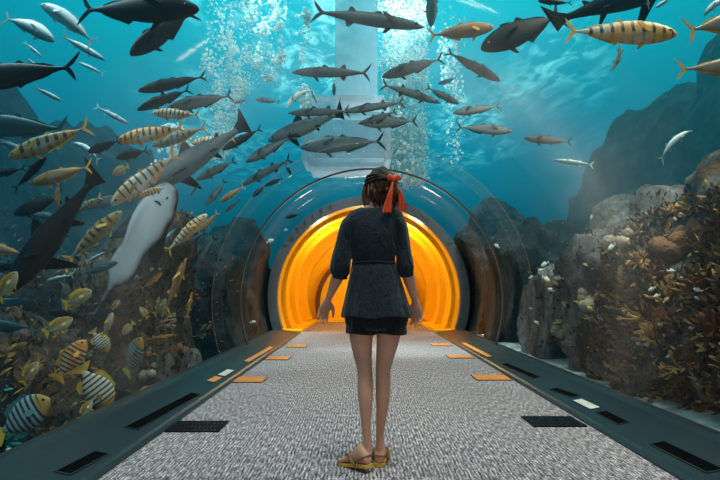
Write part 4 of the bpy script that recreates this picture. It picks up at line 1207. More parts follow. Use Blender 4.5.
# ------------------------------------------------------------------ the pale-bellied ray
def make_ray():
    a, b = (171, 186), (103, 300)
    d = max(exit_depth(*a), exit_depth(*b)) + .52
    A, B = at_depth(*a, d), at_depth(*b, d)
    ex = (A - B); L = ex.length; ex.normalize()
    view = ((A + B) / 2 - EYE).normalized()
    ez = (view - ex * view.dot(ex)).normalized()            # back turned away: the belly faces the tunnel
    ez = Matrix.Rotation(math.radians(-40), 3, ex) @ ez
    ey = ez.cross(ex)
    root = empty('ray')
    t = NT('ray_skin')
    co = t.obj(); sp = t.n('ShaderNodeSeparateXYZ'); t.l(co, sp.inputs[0])
    nz = t.noise(co, 9, 4)
    edge = t.math('ADD', sp.outputs['Z'], t.math('MULTIPLY', t.math('SUBTRACT', nz, .5), .02))
    col = t.ramp(t.math('MULTIPLY', t.math('ADD', edge, .1), 5.0), [(0.40, (0.50, 0.49, 0.52)), (0.47, (0.02, 0.024, 0.03))])
    t.principled(col, 0.55, 0, 0.3)
    skin = t.m
    prof = [(.50, .03, .012), (.485, .075, .022), (.44, .115, .035), (.36, .150, .048), (.26, .172, .056), (.14, .168, .060), (.03, .138, .056), (-.05, .118, .050), (-.13, .128, .048), (-.21, .132, .044), (-.28, .108, .036), (-.33, .060, .028), (-.38, .030, .020), (-.5, .018, .014), (-.66, .012, .010), (-.8, .005, .005)]
    bm = bmesh.new()
    n = 24
    rings = []
    for x, w, h in catmull(prof, 3):
        rings.append([Vector((x, w * math.copysign(abs(math.cos(q)) ** .8, math.cos(q)), h * (math.sin(q) if math.sin(q) > 0 else .55 * math.sin(q)))) for q in (2 * PI * k / n for k in range(n))])
    loft(bm, rings)
    link('body', bm, skin, root)
    bm = bmesh.new()
    tube(bm, [(.335, -.035, -.026, .004), (.343, 0, -.029, .008), (.335, .035, -.026, .004)], 8, 3)
    link('mouth', bm, M['black'], root)
    for s in (-1, 1):
        bm = bmesh.new(); ball(bm, (.40, s * .045, -.020), .010, 2, (1.6, .8, .5)); link('nostril', bm, M['black'], root)
        for k in range(4):
            pass
        bm = bmesh.new()
        pts = [(.20, .16), (.02, .235), (-.06, .20), (-.02, .11)]
        prism(bm, pts, .014, Matrix.Rotation(math.radians(90), 4, 'X') if s > 0 else Matrix.Rotation(math.radians(-90), 4, 'X'))
        for v in bm.verts: v.co.z += .018
        link('pectoral_fin', bm, M['fin_dark'], root, False)
    bm = bmesh.new(); prism(bm, [(-.42, .01), (-.49, .10), (-.53, .10), (-.50, .008)], .01); link('dorsal_fin', bm, M['fin_dark'], root, False)
    bm = bmesh.new(); prism(bm, [(-.70, .006), (-.80, .07), (-.86, .08), (-.80, -.004), (-.84, -.05), (-.76, -.02)], .008); link('tail_fin', bm, M['fin_dark'], root, False)
    c = (A + B) / 2
    L *= 1.02
    root.matrix_world = Matrix(((ex.x * L, ey.x * L, ez.x * L, c.x), (ex.y * L, ey.y * L, ez.y * L, c.y), (ex.z * L, ey.z * L, ez.z * L, c.z), (0, 0, 0, 1)))
    tag(root, 'pale-bellied ray pressed up near the glass, seen from below', 'ray')
make_ray()

# ------------------------------------------------------------------ streams of bubbles (uncountable)
def mat_bubble():
    t = NT('bubble_white')
    df = t.n('ShaderNodeBsdfDiffuse'); df.inputs[0].default_value = (.95, 1, 1, 1)
    tl = t.n('ShaderNodeBsdfTranslucent'); tl.inputs[0].default_value = (.95, 1, 1, 1)
    mx = t.n('ShaderNodeMixShader'); mx.inputs[0].default_value = .5
    t.l(df.outputs[0], mx.inputs[1]); t.l(tl.outputs[0], mx.inputs[2]); t.l(mx.outputs[0], t.out.inputs[0])
    return t.m
MB_ = mat_bubble()
def bubbles(x, y, z0, z1, r0, r1, n, s0, s1, label, seed, lean=0.0):
    g = random.Random(seed)
    base = bmesh.new(); bmesh.ops.create_icosphere(base, subdivisions=1, radius=1)
    V = [v.co.copy() for v in base.verts]; Fc = [[v.index for v in f.verts] for f in base.faces]; base.free()
    vs, fs = [], []
    cl = [(g.random(), g.uniform(0, 2*PI), math.sqrt(g.random())) for _ in range(max(6, n // 45))]
    while len(vs) < n * len(V):
        if g.random() < .7:
            t0, a0, q0 = g.choice(cl)
            t = min(1, max(0, t0 + g.gauss(0, .035)))
            a = a0 + g.gauss(0, .25); q = min(1.2, abs(q0 + g.gauss(0, .14)))
        else:
            t = g.random(); a = g.uniform(0, 2 * PI); q = math.sqrt(g.random())
        rr = (r0 + (r1 - r0) * t) * q
        c = Vector((x + rr * math.cos(a) + lean * t, y + rr * math.sin(a), z0 + (z1 - z0) * t))
        if math.hypot(c.x - CX, c.z - CZ) < RO + .06 : 
            c.z += .3
        s = s0 + (s1 - s0) * g.random() ** 2.5
        sc = Vector((s * g.uniform(.8, 1.3), s * g.uniform(.8, 1.3), s * g.uniform(.6, 1.5)))
        b = len(vs)
        vs.extend(Vector((v.x * sc.x, v.y * sc.y, v.z * sc.z)) + c for v in V)
        fs.extend([i + b for i in f] for f in Fc)
    me = bpy.data.meshes.new('bubbles')
    me.from_pydata([tuple(v) for v in vs], [], fs)
    for p in me.polygons: p.use_smooth = True
    me.materials.append(MB_)
    o = bpy.data.objects.new('bubbles', me); COL.objects.link(o)
    tag(o, label, 'bubbles', None, 'stuff')
bubbles(.88, 11.4, 3.10, 7.0, .44, .54, 7000, .010, .038, 'broad stream of white bubbles rising right of the centre', 1)
bubbles(-2.25, 8.6, 3.0, 6.2, .22, .50, 2400, .008, .028, 'fine stream of bubbles rising on the left of the tunnel', 2, .25)
bubbles(-1.68, 9.6, 4.6, 6.3, .25, .42, 800, .010, .038, 'burst of large white bubbles near the top, left of centre', 3)
bubbles(-1.02, 9.6, 3.9, 5.9, .09, .16, 260, .012, .04, 'thin string of bubbles left of the level dark fish', 4)
bubbles(-2.40, 7.2, 2.55, 3.05, .30, .25, 420, .012, .040, 'patch of white foam among the fish on the left', 5)
bubbles(1.75, 10.5, 3.4, 6.4, .16, .34, 700, .008, .030, 'scattered bubbles drifting right of the broad stream', 6)

# ------------------------------------------------------------------ the woman
PY = 3.12
ORG = at_y(375, 463, PY); ORG.z = 0.0
def pp(px, py, dy=0.0):
    """point of the figure seen at a pixel, DY metres beyond the plane she stands in, relative to her feet"""
    return at_y(px, py, PY + dy) - ORG
PXM = PY / F        # metres per pixel at her distance
def skin_mat(name, base):
    t = NT(name)
    nz = t.noise(t.obj(), 9, 4)
    col = t.ramp(nz, [(0.3, tuple(c * .86 for c in base)), (0.7, tuple(min(1, c * 1.08) for c in base))])
    p = t.principled(col, 0.48, 0, 0.4, t.noise(t.obj(), 220, 2), .0008, .3)
    p.inputs['Subsurface Weight'].default_value = 0.06
    p.inputs['Subsurface Radius'].default_value = (0.02, 0.008, 0.004)
    return t.m
def cloth_mat(name, dark, lite, sc=260.0):
    t = NT(name)
    co = t.obj()
    a = t.noise(t.mapping(co, (sc, sc, sc * .3)), 1.0, 2)
    b = t.noise(t.mapping(co, (sc * .3, sc * .3, sc)), 1.0, 2)
    s = t.math('MULTIPLY', t.math('ADD', a, b), .5)
    col = t.ramp(s, [(0.42, dark), (0.60, lite)])
    cr = t.noise(t.mapping(co, (16, 16, 7), (0.3, 0.5, 0.2)), 1.0, 3, .55, .8)
    p = t.principled(col, 0.8, 0, 0.2, t.math('ADD', t.math('MULTIPLY', s, .06), cr), .035, .7)
    p.inputs['Sheen Weight'].default_value = 0.12
    return t.m
def hair_mat(name, dark, lite):
    t = NT(name)
    co = t.obj()
    n = t.noise(t.mapping(co, (90, 90, 9)), 1.0, 3, .6, .3)
    col = t.ramp(n, [(0.35, dark), (0.55, tuple((a + b) / 2 for a, b in zip(dark, lite))), (0.72, lite)])
    t.principled(col, 0.45, 0, 0.14, n, .004, .6)
    return t.m
M['skin'] = skin_mat('skin_tan', (0.60, 0.275, 0.18))
M['linen'] = cloth_mat('navy_linen', (0.003, 0.0045, 0.008), (0.022, 0.032, 0.044), 330.0)
M['shorts'] = cloth_mat('black_cloth', (0.003, 0.0035, 0.005), (0.012, 0.014, 0.018))
M['hair'] = hair_mat('hair_brown', (0.006, 0.003, 0.002), (0.10, 0.042, 0.020))
M['hair_lite'] = hair_mat('hair_light_ends', (0.035, 0.016, 0.009), (0.36, 0.15, 0.06))
M['ribbon'] = plain('ribbon_red', (1.0, 0.085, 0.010), 0.6)
M['sole'] = plain('sandal_tan', (0.62, 0.30, 0.035), 0.6)
M['strap'] = plain('sandal_strap', (0.20, 0.085, 0.015), 0.5)
M['eyew'] = plain('eye_white', (0.8, 0.8, 0.78), 0.2, 0, .5, .02)
M['lip'] = plain('lip', (0.42, 0.10, 0.09), 0.4)

def remesh(name, bm, voxel, mat, parent, smooth_it=4):
    tmp = bpy.data.meshes.new('tmp'); bmesh.ops.recalc_face_normals(bm, faces=bm.faces[:]); bm.to_mesh(tmp); bm.free()
    o = bpy.data.objects.new('tmp', tmp); COL.objects.link(o)
    m = o.modifiers.new('r', 'REMESH'); m.mode = 'VOXEL'; m.voxel_size = voxel; m.use_smooth_shade = True
    s = o.modifiers.new('s', 'SMOOTH'); s.factor = .5; s.iterations = smooth_it
    dg = bpy.context.evaluated_depsgraph_get()
    me = bpy.data.meshes.new_from_object(o.evaluated_get(dg))
    bpy.data.objects.remove(o); bpy.data.meshes.remove(tmp)
    me.name = name
    me.materials.clear(); me.materials.append(mat)
    for p in me.polygons: p.use_smooth = True
    o = bpy.data.objects.new(name, me); COL.objects.link(o); o.parent = parent
    return o

def V5(p, a, b=None):
    return (p.x, p.y, p.z, a, a if b is None else b)

def make_woman():
    g = random.Random(4)
    root = empty('person', ORG)
    tag(root, 'woman in dark top and black shorts walking away along the carpet', 'person')
    bm = bmesh.new()
    # torso
    tube(bm, [V5(pp(377, 331), .04, .045), V5(pp(377, 324), .12, .08), V5(pp(376.5, 312), .155, .108), V5(pp(375.5, 292), .140, .10), V5(pp(374, 268), .105, .078), V5(pp(374, 250), .118, .085),
              V5(pp(374.5, 232), .135, .09), V5(pp(375, 222), .130, .075), V5(pp(377, 213), .085, .055), V5(pp(380, 206, .005), .044, .046), V5(pp(381, 198, .015), .043, .046), V5(pp(381, 190, .02), .04, .045)], 24, 4, side=(1, 0, 0))
    # head, turned a little to her left
    hc = pp(380.5, 188.5, .025)
    HR = Matrix.Rotation(math.radians(22), 4, 'Z') @ Matrix.Rotation(math.radians(-4), 4, 'X')
    HM = Matrix.Translation(hc) @ HR
    hb = bmesh.new()
    bmesh.ops.create_icosphere(hb, subdivisions=5, radius=1)
    for v in hb.verts:
        x, y, z = v.co
        p = Vector((x * .074, y * .094, z * .108))
        if z < 0:                                   # jaw narrows, chin forward
            k = -z
            p.x *= 1 - .30 * k * k
            p.y = p.y * (1 - .18 * k) + (.020 * k if y > 0 else .012 * k)
        if y > 0:                                   # flatter face
            p.y -= .012 * y * y * (1 - abs(z) * .5)
        gx = lambda cx, cz, sx, sz: math.exp(-((p.x - cx) / sx) ** 2 - ((p.z - cz) / sz) ** 2)
        if y > .2:
            p.y += .020 * gx(0, -.022, .011, .016) + .010 * gx(0, -.002, .008, .020)      # nose
            p.y -= .010 * (gx(.030, .006, .015, .010) + gx(-.030, .006, .015, .010))        # eye sockets
            p.y += .005 * gx(0, -.054, .020, .010) + .006 * gx(0, -.088, .020, .014) + .004 * (gx(.03, .024, .02, .006) + gx(-.03, .024, .02, .006))
        v.co = HM @ p
    tmp = bpy.data.meshes.new('t'); hb.to_mesh(tmp); hb.free(); bm.from_mesh(tmp); bpy.data.meshes.remove(tmp)
    for s in (-1, 1):                               # ears
        pts = []
        for k in range(9):
            a = -1.9 + 3.8 * k / 8
            pts.append((*(HM @ Vector((s * (.076 + .006 * math.cos(a)), -.006 - .016 * math.cos(a), -.012 + .030 * math.sin(a)))), .0055, .0055))
        tube(bm, pts, 8, 2)
        ball(bm, HM @ Vector((s * .073, -.006, -.012)), 1, 3, (.008, .013, .024))
    # arms
    def arm(sh, el, wr, s, pose):
        up = (Vector(el) - Vector(sh)); fo = (Vector(wr) - Vector(el))
        L = [V5(Vector(sh) + Vector((-s * .035, 0, .012)), .030), V5(Vector(sh), .046, .048), V5(Vector(sh) + up * .35, .041, .043), V5(Vector(sh) + up * .8, .035, .036), V5(Vector(el), .034, .035),
             V5(Vector(el) + fo * .25, .036, .035), V5(Vector(el) + fo * .6, .028, .027), V5(Vector(wr) - fo * .06, .0205, .018), V5(Vector(wr), .021, .016)]
        tube(bm, L, 16, 4)
        # hand
        d, side = pose                                # d: along the hand; side: towards the thumb
        d = Vector(d).normalized(); side = Vector(side); side = (side - d * side.dot(d)).normalized()
        nrm = d.cross(side)                           # palm normal (or back)
        pal = nrm * (1 if nrm.x * s < 0 else -1)      # palm faces her thigh
        w = Vector(wr)
        tube(bm, [V5(w - d * .012, .020, .015), V5(w + d * .02, .027, .0145), V5(w + d * .05, .036, .014), V5(w + d * .072, .037, .0125), V5(w + d * .083, .033, .009)], 14, 4, side=side)
        for i, (off, ln, r) in enumerate(((.026, .064, .0083), (.009, .072, .0086), (-.009, .067, .0083), (-.026, .052, .0074))):
            b0 = w + d * (.070 - abs(off) * .25) + side * off
            c1, c2, c3 = .10 + .08 * i, .32 + .10 * i, .60 + .10 * i
            sp = side * (off * 6.0)
            p1 = b0 + (d * math.cos(c1) + pal * math.sin(c1) + sp) * (ln * .45)
            p2 = p1 + (d * math.cos(c2) + pal * math.sin(c2) + sp) * (ln * .32)
            p3 = p2 + (d * math.cos(c3) + pal * math.sin(c3)) * (ln * .26)
            tube(bm, [V5(b0 - d * .014, r * .9), V5(b0, r * 1.05), V5(p1, r), V5(p2, r * .9), V5(p3, r * .68), V5(p3 + (p3 - p2) * .14, r * .2)], 10, 3)
        tb = w + d * .020 + side * .022
        t1 = tb + (d * .62 + side * .66 + pal * .25).normalized() * .032
        t2 = t1 + (d * .86 + side * .28 + pal * .35).normalized() * .028
        t3 = t2 + (d * .92 + side * .05 + pal * .38).normalized() * .022
        tube(bm, [V5(tb - side * .012, .010), V5(tb, .0125), V5(t1, .0100), V5(t2, .0088), V5(t3, .0062), V5(t3 + (t3 - t2) * .12, .002)], 10, 3)
    arm(pp(350, 229), pp(341.5, 268, -.02), pp(328, 299.5, .03), -1, ((-.38, .20, -1), (.9, .45, .1)))
    arm(pp(398.5, 229), pp(406, 268, -.02), pp(415.5, 302, .03), 1, ((.14, .18, -1), (-.9, .45, .1)))
    # legs
    def leg(pts):
        tube(bm, pts, 20, 4, side=(1, 0, 0))
    leg([V5(pp(364, 312), .075, .085), V5(pp(362, 326), .072, .085), V5(pp(361.3, 338), .064, .075), V5(pp(362.6, 354, .01), .052, .060), V5(pp(364.3, 366, .012), .0435, .050), V5(pp(365, 374, .008), .0415, .046),
         V5(pp(365.2, 384, -.004), .0425, .047), V5(pp(365.3, 396, -.018), .0415, .048), V5(pp(365.6, 412, -.024), .033, .038), V5(pp(366.3, 430, -.022), .0245, .029), V5(pp(367, 442, -.018), .0225, .028), V5(pp(367.5, 450, -.012), .026, .033)])
    leg([V5(pp(389, 312), .075, .085), V5(pp(389, 326), .072, .085), V5(pp(388, 338), .064, .075), V5(pp(385.5, 354, .02), .052, .060), V5(pp(383.6, 366, .03), .0435, .050), V5(pp(383, 374, .03), .0410, .046),
         V5(pp(383.2, 384, .03), .0415, .047), V5(pp(383, 396, .03), .040, .048), V5(pp(381.8, 412, .035), .032, .038), V5(pp(380.2, 430, .05), .0235, .029), V5(pp(379.6, 440, .06), .0215, .028), V5(pp(379.5, 448, .07), .025, .033)])
    # feet: left turned out with the heel a little raised, right pointing ahead
    def foot(heel, yaw, pitch, mirror, L=.225):
        d = Matrix.Rotation(yaw, 3, 'Z') @ Vector((0, 1, 0))
        sd = Matrix.Rotation(yaw, 3, 'Z') @ Vector((1, 0, 0))
        Mx = Matrix(((sd.x, d.x, 0, 0), (sd.y, d.y, 0, 0), (0, 0, 1, 0), (0, 0, 0, 1)))
        Mx = Matrix.Translation(heel) @ Mx @ Matrix.Translation((0, L * .72, 0)) @ Matrix.Rotation(pitch, 4, 'X') @ Matrix.Translation((0, -L * .72, 0))
        P = lambda x, y, z: Mx @ Vector((x * mirror, y, z))
        def sec(pts, n=16):
            rings = []
            for y, w, zt, zb in catmull(pts, 3):
                rings.append([P(w * math.cos(q), y, (zt + zb) / 2 + (zt - zb) / 2 * math.sin(q)) for q in (2 * PI * k / n for k in range(n))])
            loft(bm, rings)
        sec([(-.012, .006, .035, .012), (-.006, .024, .060, .002), (.02, .031, .095, 0), (.05, .031, .105, 0), (.085, .031, .078, .004), (.12, .036, .056, .005), (.155, .043, .042, .0), (.178, .043, .030, .0), (.192, .036, .020, .002)])
        for x, y0, ln, r in ((-.028, .170, .052, .0125), (-.009, .176, .046, .009), (.006, .174, .042, .0085), (.020, .168, .036, .008), (.033, .158, .030, .0075)):
            a, b, c = P(x, y0, .013), P(x * 1.02, y0 + ln * .6, .013), P(x * 1.02, y0 + ln, .009)
            tube(bm, [V5(a, r), V5(b, r), V5(c, r * .75), V5(c + (c - b) * .15, r * .2)], 10, 3)
        return Mx
    ML = foot(pp(368, 463) * 1.0 + Vector((0.0, -.055, 0.018 - pp(368, 463).z)), math.radians(40), math.radians(-9), 1, .21)
    MR = foot(Vector((pp(379.6, 455).x, .045, .018)), math.radians(-7), 0.0, -1)
    body = remesh('body', bm, .0042, M['skin'], root, 3)

    for s in (-1, 1):                                # eyes, lips (face turned away)
        b = bmesh.new(); ball(b, HM @ Vector((s * .030, .0745, .006)), .0115, 3); e = link('eye', b, M['eyew'], root)
        b = bmesh.new(); ball(b, HM @ Vector((s * .030, .0845, .006)), .0048, 2, (1, .5, 1)); link('iris', b, M['eye'], e)
    b = bmesh.new(); tube(b, [(*(HM @ Vector((-.022, .078, -.056))), .002), (*(HM @ Vector((0, .089, -.055))), .0065), (*(HM @ Vector((.022, .078, -.056))), .002)], 10, 4); link('lips', b, M['lip'], root)

    # ---- hair
    def hp(x, y, z): return HM @ Vector((x, y, z))
    b = bmesh.new()
    NU, NV = 64, 30
    grid = []
    for i in range(NU + 1):
        az = -PI * 1.0 + 2 * PI * i / NU               # 0 = back of the head
        front = 0.5 - 0.5 * math.cos(az)               # 1 at the face
        zl = -.30 + (1.05 * front ** 1.6)              # lower border of the hair (unit sphere height)
        th1 = math.acos(max(-1, min(1, zl)))
        row = []
        for j in range(NV + 1):
            th = 0.0001 + th1 * j / NV
            x, y, z = math.sin(th) * math.sin(az), -math.sin(th) * math.cos(az), math.cos(th)
            # twisted bands swept to the knot at the back right
            kx, ky, kz = .62, -.55, .38
            dk = math.sqrt((x - kx) ** 2 + (y - ky) ** 2 + (z - kz) ** 2)
            ang = math.atan2(z - kz, (x - kx) * .8 - (y - ky) * .6)
            rip = .022 * math.sin(ang * 13 + dk * 3) + .010 * math.sin(ang * 37)
            f = 1.09 + .05 * (y < 0) * (-y) + rip * min(1, dk * 1.5)
            row.append(b.verts.new(hp(x * .076 * f, y * .097 * f, z * .112 * f + .002)))
        grid.append(row)
    for i in range(NU):
        for j in range(NV):
            b.faces.new((grid[i][j], grid[i + 1][j], grid[i + 1][j + 1], grid[i][j + 1]))
    bmesh.ops.remove_doubles(b, verts=b.verts[:], dist=1e-5)
    hair = link('hair', b, M['hair'], root)
    so = hair.modifiers.new('thickness', 'SOLIDIFY'); so.thickness = .008; so.offset = -1
    # hanging locks down the nape
    b = bmesh.new()
    b2 = bmesh.new()
    for k in range(30):
        u = k / 29
        ax = -.078 + .150 * u
        yb = -.098 * math.sqrt(max(.05, 1 - (ax / .088) ** 2))
        zl = -.085 - .018 * math.sin(u * 9) - g.uniform(0, .025)
        top_z = g.uniform(-.01, .045)
        tgt = b2 if (k < 5 and k % 2) or k in (13, 22) else b
        tube(tgt, [(*hp(ax * .96, yb * .96, top_z), .010, .008), (*hp(ax * 1.02, yb * 1.06, top_z - .035), .013, .009), (*hp(ax * .98 + g.uniform(-.006, .006), yb * .98, -.05), .0115, .008), (*hp(ax * .92 + g.uniform(-.012, .012), yb * .82, zl), .0035, .003)], 8, 4)
    for zz, r, dz in ((.062, .012, .02), (.040, .013, .012), (.018, .012, .008)):
        pts = []
        for i in range(9):
            q = -1.75 + (2.45) * i / 8
            k = 1.13
            pts.append((*hp(.076 * k * math.sin(q) * math.sqrt(1 - (zz / .125) ** 2), -.098 * k * math.cos(q) * math.sqrt(1 - (zz / .125) ** 2), zz + (.045 - zz) * (i / 8) + dz * math.sin(i * .8) * .3), r * (1 - .04 * i) * (.9 + .2 * math.sin(i * 2.1)), r * .6))
        tube(b, pts, 10, 4)
    link('nape_locks', b, M['hair'], hair)
    for k in range(7):                                  # pale strands by the left ear
        x = -.080 + g.uniform(-.006, .008); y = .052 - .007 * k
        tube(b2, [(*hp(x * .92, y, .03), .006, .005), (*hp(x * 1.05, y, -.02), .0075, .005), (*hp(x * 1.0, y + .004, -.065), .006, .005), (*hp(x * .96 + g.uniform(-.01, .01), y, -.098 - g.uniform(0, .02)), .002, .002)], 8, 3)
    link('light_strands', b2, M['hair_lite'], hair)
    # half-up tail tied at the back right
    kn = pp(393.5, 179, -.075)
    b, b2 = bmesh.new(), bmesh.new()
    for k in range(15):
        q = 2 * PI * k / 15
        o0 = Vector((math.cos(q) * .010, math.sin(q) * .010, 0))
        e = pp(393.5 + 6.5 * math.cos(q) + g.uniform(-1, 1), 206 + g.uniform(-3, 3), -.055 + .025 * math.sin(q))
        m = pp(395 + 4.0 * math.cos(q), 191, -.085 + .02 * math.sin(q))
        tube(b2 if k % 3 == 1 else b, [(*(kn + o0), .007, .006), (*m, .0095, .008), (*((m + e) / 2 + Vector((g.uniform(-.006, .006), 0, 0))), .0085, .007), (*e, .002, .002)], 8, 4)
    link('hair_tail', b, M['hair'], hair)
    link('hair_tail_highlights', b2, M['hair_lite'], hair)
    # ribbon: knot and tails
    b = bmesh.new()
    ball(b, kn + Vector((0, -.012, 0)), 1, 3, (.018, .016, .020))
    for dx, dz in ((-.022, .010), (.024, .006)):
        tube(b, [(*(kn + Vector((0, -.014, 0))), .006, .008), (*(kn + Vector((dx, -.02, dz)) * 1.0), .006, .014), (*(kn + Vector((dx * 1.3, -.012, dz - .012))), .004, .008), (*(kn + Vector((0, -.012, -.006))), .004, .006)], 10, 4)
    rb = link('hair_scarf', b, M['ribbon'], root)
    for pts in (((393, 182, -.10), (390.5, 193, -.112), (388.5, 203, -.108), (386.5, 213, -.105)), ((395, 182, -.09), (400, 192, -.10), (402, 203, -.098), (402.5, 211.5, -.09))):
        b = bmesh.new()
        W = (.007, .012, .019, .024)
        cs = catmull([(*pp(*p), w) for p, w in zip(pts, W)], 6)
        rings = []
        for i, (x, y, z, w) in enumerate(cs):
            s = i / (len(cs) - 1)
            rings.append([Vector((x + w * (2 * j / 8 - 1), y + .006 * math.sin(j * 1.9 + 3 * s) * (.3 + s) + e, z + (.010 * s if j % 3 == 0 else 0))) for e, js in ((0, range(9)), (.003, range(8, -1, -1))) for j in js])
        loft(b, rings)
        link('scarf_tail', b, M['ribbon'], rb)

    # ---- tunic
    b = bmesh.new()
    n = 96
    rows = [(207.0, 378, 17.0, .052), (209, 377.5, 21, .064), (212, 376, 25.5, .074), (216, 375, 28.5, .082), (221, 374, 30.0, .092), (228, 373.8, 28.0, .102), (238, 373.8, 25.8, .106), (250, 373.8, 23.2, .102), (258, 373.6, 21.6, .094), (262, 373.6, 21.0, .090),
            (263.5, 373.6, 21.2, .092), (266, 373.8, 22.2, .098), (275, 374.5, 24.8, .112), (288, 375.3, 28.2, .128), (302, 376, 31.6, .142), (312, 376.3, 34.0, .150), (316.5, 376.5, 34.8, .152)]
    rings = []
    fine = catmull([(float(a), float(c), float(w), float(d)) for a, c, w, d in rows], 4)
    for py, cx, w, d in fine:
        c = pp(cx, py)
        ring = []
        hem = max(0, (py - 264) / 52)
        up = max(0, (262 - py) / 55)
        for k in range(n):
            q = 2 * PI * k / n
            fold = 1 + .030 * hem * math.sin(q * 9 + 1.3 * math.sin(q * 2)) + .014 * hem * math.sin(q * 17 + 2)
            fold += .012 * up * math.sin(q * 6 + py * .22) + (.014 * math.sin(q * 14 + py * .1) * math.exp(-((py - 262) / 7) ** 2))
            z = c.z + (.006 * math.sin(q * 5 + .8) * hem)
            ring.append(Vector((c.x + w * PXM * fold * math.cos(q), c.y + d * fold * math.sin(q), z - (.012 * max(0, math.sin(-q)) if py < 210 else 0))))
        rings.append(ring)
    loft(b, rings, cap=False)
    tun = link('tunic', b, M['linen'], root)
    so = tun.modifiers.new('thickness', 'SOLIDIFY'); so.thickness = .004; so.offset = -1
    # waist seam
    b = bmesh.new()
    c = pp(373.6, 263)
    rings = []
    for k in range(65):
        q = 2 * PI * k / 64
        ce = Vector((c.x + 21.2 * PXM * math.cos(q), c.y + .0925 * math.sin(q), c.z + .003 * math.sin(q * 3)))
        o = Vector((math.cos(q), math.sin(q), 0))
        rings.append([ce + o * .004 + Vector((0, 0, .007)), ce + o * .005 - Vector((0, 0, .007)), ce - o * .002 - Vector((0, 0, .007)), ce - o * .002 + Vector((0, 0, .007))])
    loft(b, rings, cap=False)
    link('waist_seam', b, M['shorts'], tun)
    # sleeves with gathered cuffs
    def sleeve(pts):
        b = bmesh.new()
        cs = catmull(pts, 5)
        rings = []
        for i, (px, py, dy, w, d) in enumerate(cs):
            s = i / (len(cs) - 1)
            a_, b_ = pp(*cs[max(0, i - 1)][:3]), pp(*cs[min(len(cs) - 1, i + 1)][:3])
            t = (b_ - a_).normalized()
            sx = Vector((1, 0, 0)); sx = (sx - t * sx.dot(t)).normalized(); sy = t.cross(sx)
            c = pp(px, py, dy)
            f = lambda q: 1 + .05 * math.sin(q * 5 + s * 7) * s + .035 * math.sin(q * 9 + s * 11) * s
            rings.append([c + sx * (w * PXM * f(q) * math.cos(q)) + sy * (d * f(q) * math.sin(q)) for q in (2 * PI * k / 40 for k in range(40))])
        loft(b, rings, cap=False)
        o = link('sleeve', b, M['linen'], tun)
        so = o.modifiers.new('thickness', 'SOLIDIFY'); so.thickness = .004; so.offset = -1
    sleeve([(353, 221, 0, 8, .066), (349.5, 226, 0, 9.0, .070), (346.6, 236, -.005, 9.2, .066), (343.8, 248, -.012, 9.3, .062), (341.6, 258, -.018, 9.8, .062), (340.6, 266, -.02, 10.2, .062), (340.4, 272, -.018, 9.6, .056), (340.2, 276, -.016, 7.6, .044), (340.0, 278, -.014, 7.4, .043)])
    sleeve([(396, 221, 0, 7.5, .066), (399.5, 226, 0, 7.6, .070), (401.6, 236, -.005, 7.6, .066), (403.0, 248, -.012, 7.8, .062), (404.4, 258, -.018, 8.0, .060), (405.2, 265, -.02, 8.6, .060), (405.8, 271, -.018, 8.2, .054), (406.4, 274, -.016, 6.8, .043), (406.6, 276, -.014, 6.6, .042)])
    # shorts
    b = bmesh.new()
    for cx0, cx1, sgn in ((363.5, 361.8, -1), (389.5, 391.0, 1)):
        rings = []
        for py, cx, w, d in catmull([(298., cx0 + 4 * -sgn * .5, 15., .118), (312., cx0, 15.6, .118), (322., (cx0 + cx1) / 2, 16.0, .112), (331., cx1, 15.9, .102), (333.5, cx1, 15.8, .100)], 4):
            c = pp(cx, py)
            rings.append([Vector((c.x + w * PXM * (1 + .02 * math.sin(q * 5)) * math.cos(q), c.y + d * math.sin(q) * .96, c.z + .004 * math.sin(q * 2))) for q in (2 * PI * k / 48 for k in range(48))])
        loft(b, rings, cap=False)
    rings = []
    for py, w, d in ((299., 31., .125), (310., 32., .128), (320., 31.5, .122), (326., 30., .112), (329.5, 27., .098)):
        c = pp(376.4, py)
        rings.append([Vector((c.x + w * PXM * math.cos(q), c.y + d * math.copysign(abs(math.sin(q)) ** .8, math.sin(q)), c.z)) for q in (2 * PI * k / 48 for k in range(48))])
    loft(b, rings, cap=False)
    sh = link('shorts', b, M['shorts'], root)
    so = sh.modifiers.new('thickness', 'SOLIDIFY'); so.thickness = .004; so.offset = -1
    # ---- sandals
    for Mx, mir in ((ML, 1), (MR, -1)):
        P = lambda x, y, z: Mx @ Vector((x * mir, y, z))
        b = bmesh.new()
        out = [(-.018, .0), (-.012, .026), (.03, .036), (.09, .034), (.14, .046), (.185, .050), (.222, .038), (.238, .005)]
        out2 = [(.232, -.022), (.20, -.044), (.15, -.046), (.09, -.032), (.03, -.034), (-.012, -.026)]
        ring = [(w, y) for y, w in out + out2]
        lo = [P(x, y, -.016) for x, y in ring]; mi = [P(x * 1.03, y, -.007) for x, y in ring]; hi = [P(x, y, .001) for x, y in ring]
        loft(b, [lo, mi, hi])
        sa = link('sandal', b, M['sole'], root, False)
        for side in (-1, 1):
            b = bmesh.new()
            x0 = .046 * side
            tube(b, [(*P(x0 * .82, .065, -.002), .007, .003), (*P(x0 * 1.0, .082, .022), .008, .003), (*P(x0 * .80, .115, .052 if side < 0 else .046), .008, .003), (*P(-.008 + x0 * .25, .150, .045), .0075, .003), (*P(-.017, .176, .022), .005, .003), (*P(-.018, .182, .0), .004, .003)], 8, 5)
            link('strap', b, M['strap'], sa)
        b = bmesh.new()
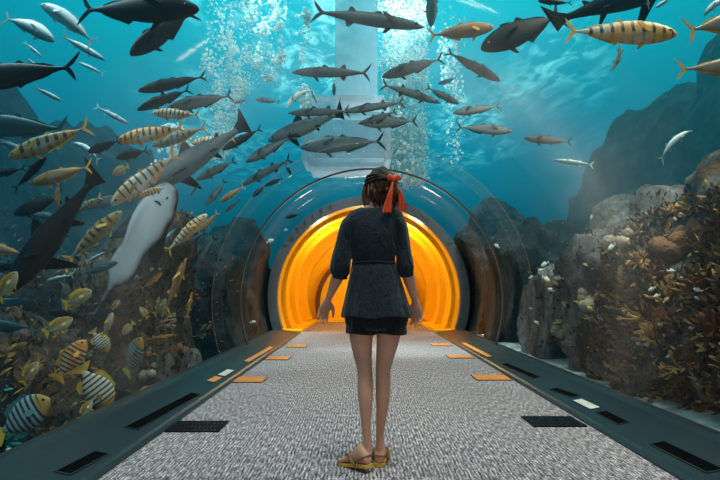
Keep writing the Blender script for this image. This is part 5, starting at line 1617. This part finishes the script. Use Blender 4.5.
        tube(b, [(*P(-.040, .055, .006), .005, .003), (*P(-.036, .012, .034), .006, .003), (*P(0, -.014, .044), .006, .003), (*P(.036, .012, .034), .006, .003), (*P(.040, .055, .006), .005, .003)], 8, 5)
        link('heel_strap', b, M['strap'], sa)
    return root
make_woman()

# ------------------------------------------------------------------ grey lintel in the water above the vault; pale reflection built as a post
def make_overhead():
    y = 9.6
    bm = bmesh.new()
    def X(px): return (px - 362) / F * y
    box(bm, (X(300), y, 3.12), (X(392), y + 1.2, CAMZ + (289 - 88) / F * y))
    bmesh.ops.bevel(bm, geom=bm.edges[:], offset=.12, segments=3, affect='EDGES')
    tag(link('grey_block', bm, M['concrete'], smooth=False), 'grey block resting over the far vault under the pale reflection post', 'concrete block')
    bm = bmesh.new()
    box(bm, (X(333), y + .3, CAMZ + (289 - 88) / F * y), (X(379), y + .9, 8.2))
    bmesh.ops.bevel(bm, geom=bm.edges[:], offset=.05, segments=2, affect='EDGES')
    tag(link('reflection_post', bm, M['post'], smooth=False), 'pale upright reflection built as a post, rising to the top edge at the centre', 'post')
def mat_frosted(name, color, clear):
    t = NT(name)
    df = t.n('ShaderNodeBsdfDiffuse'); df.inputs[0].default_value = (*color, 1)
    tl = t.n('ShaderNodeBsdfTranslucent'); tl.inputs[0].default_value = (*color, 1)
    tr = t.n('ShaderNodeBsdfTransparent')
    m1 = t.n('ShaderNodeMixShader'); m1.inputs[0].default_value = .55
    t.l(df.outputs[0], m1.inputs[1]); t.l(tl.outputs[0], m1.inputs[2])
    m2 = t.n('ShaderNodeMixShader')
    nz = t.noise(t.mapping(t.obj(), (1.5, 1.5, .6)), 1.5, 4)
    t.l(t.ramp(nz, [(.3, (clear * .8,) * 3), (.7, (min(1, clear * 1.15),) * 3)]), m2.inputs[0])
    t.l(m1.outputs[0], m2.inputs[1]); t.l(tr.outputs[0], m2.inputs[2])
    t.l(m2.outputs[0], t.out.inputs[0])
    return t.m
M['concrete'] = mat_frosted('frosted_grey', (0.62, 0.56, 0.62), .62)
M['post'] = mat_frosted('frosted_pale', (0.95, 0.85, 0.90), .66)  # tint of the pale reflection that the post stands for
make_overhead()
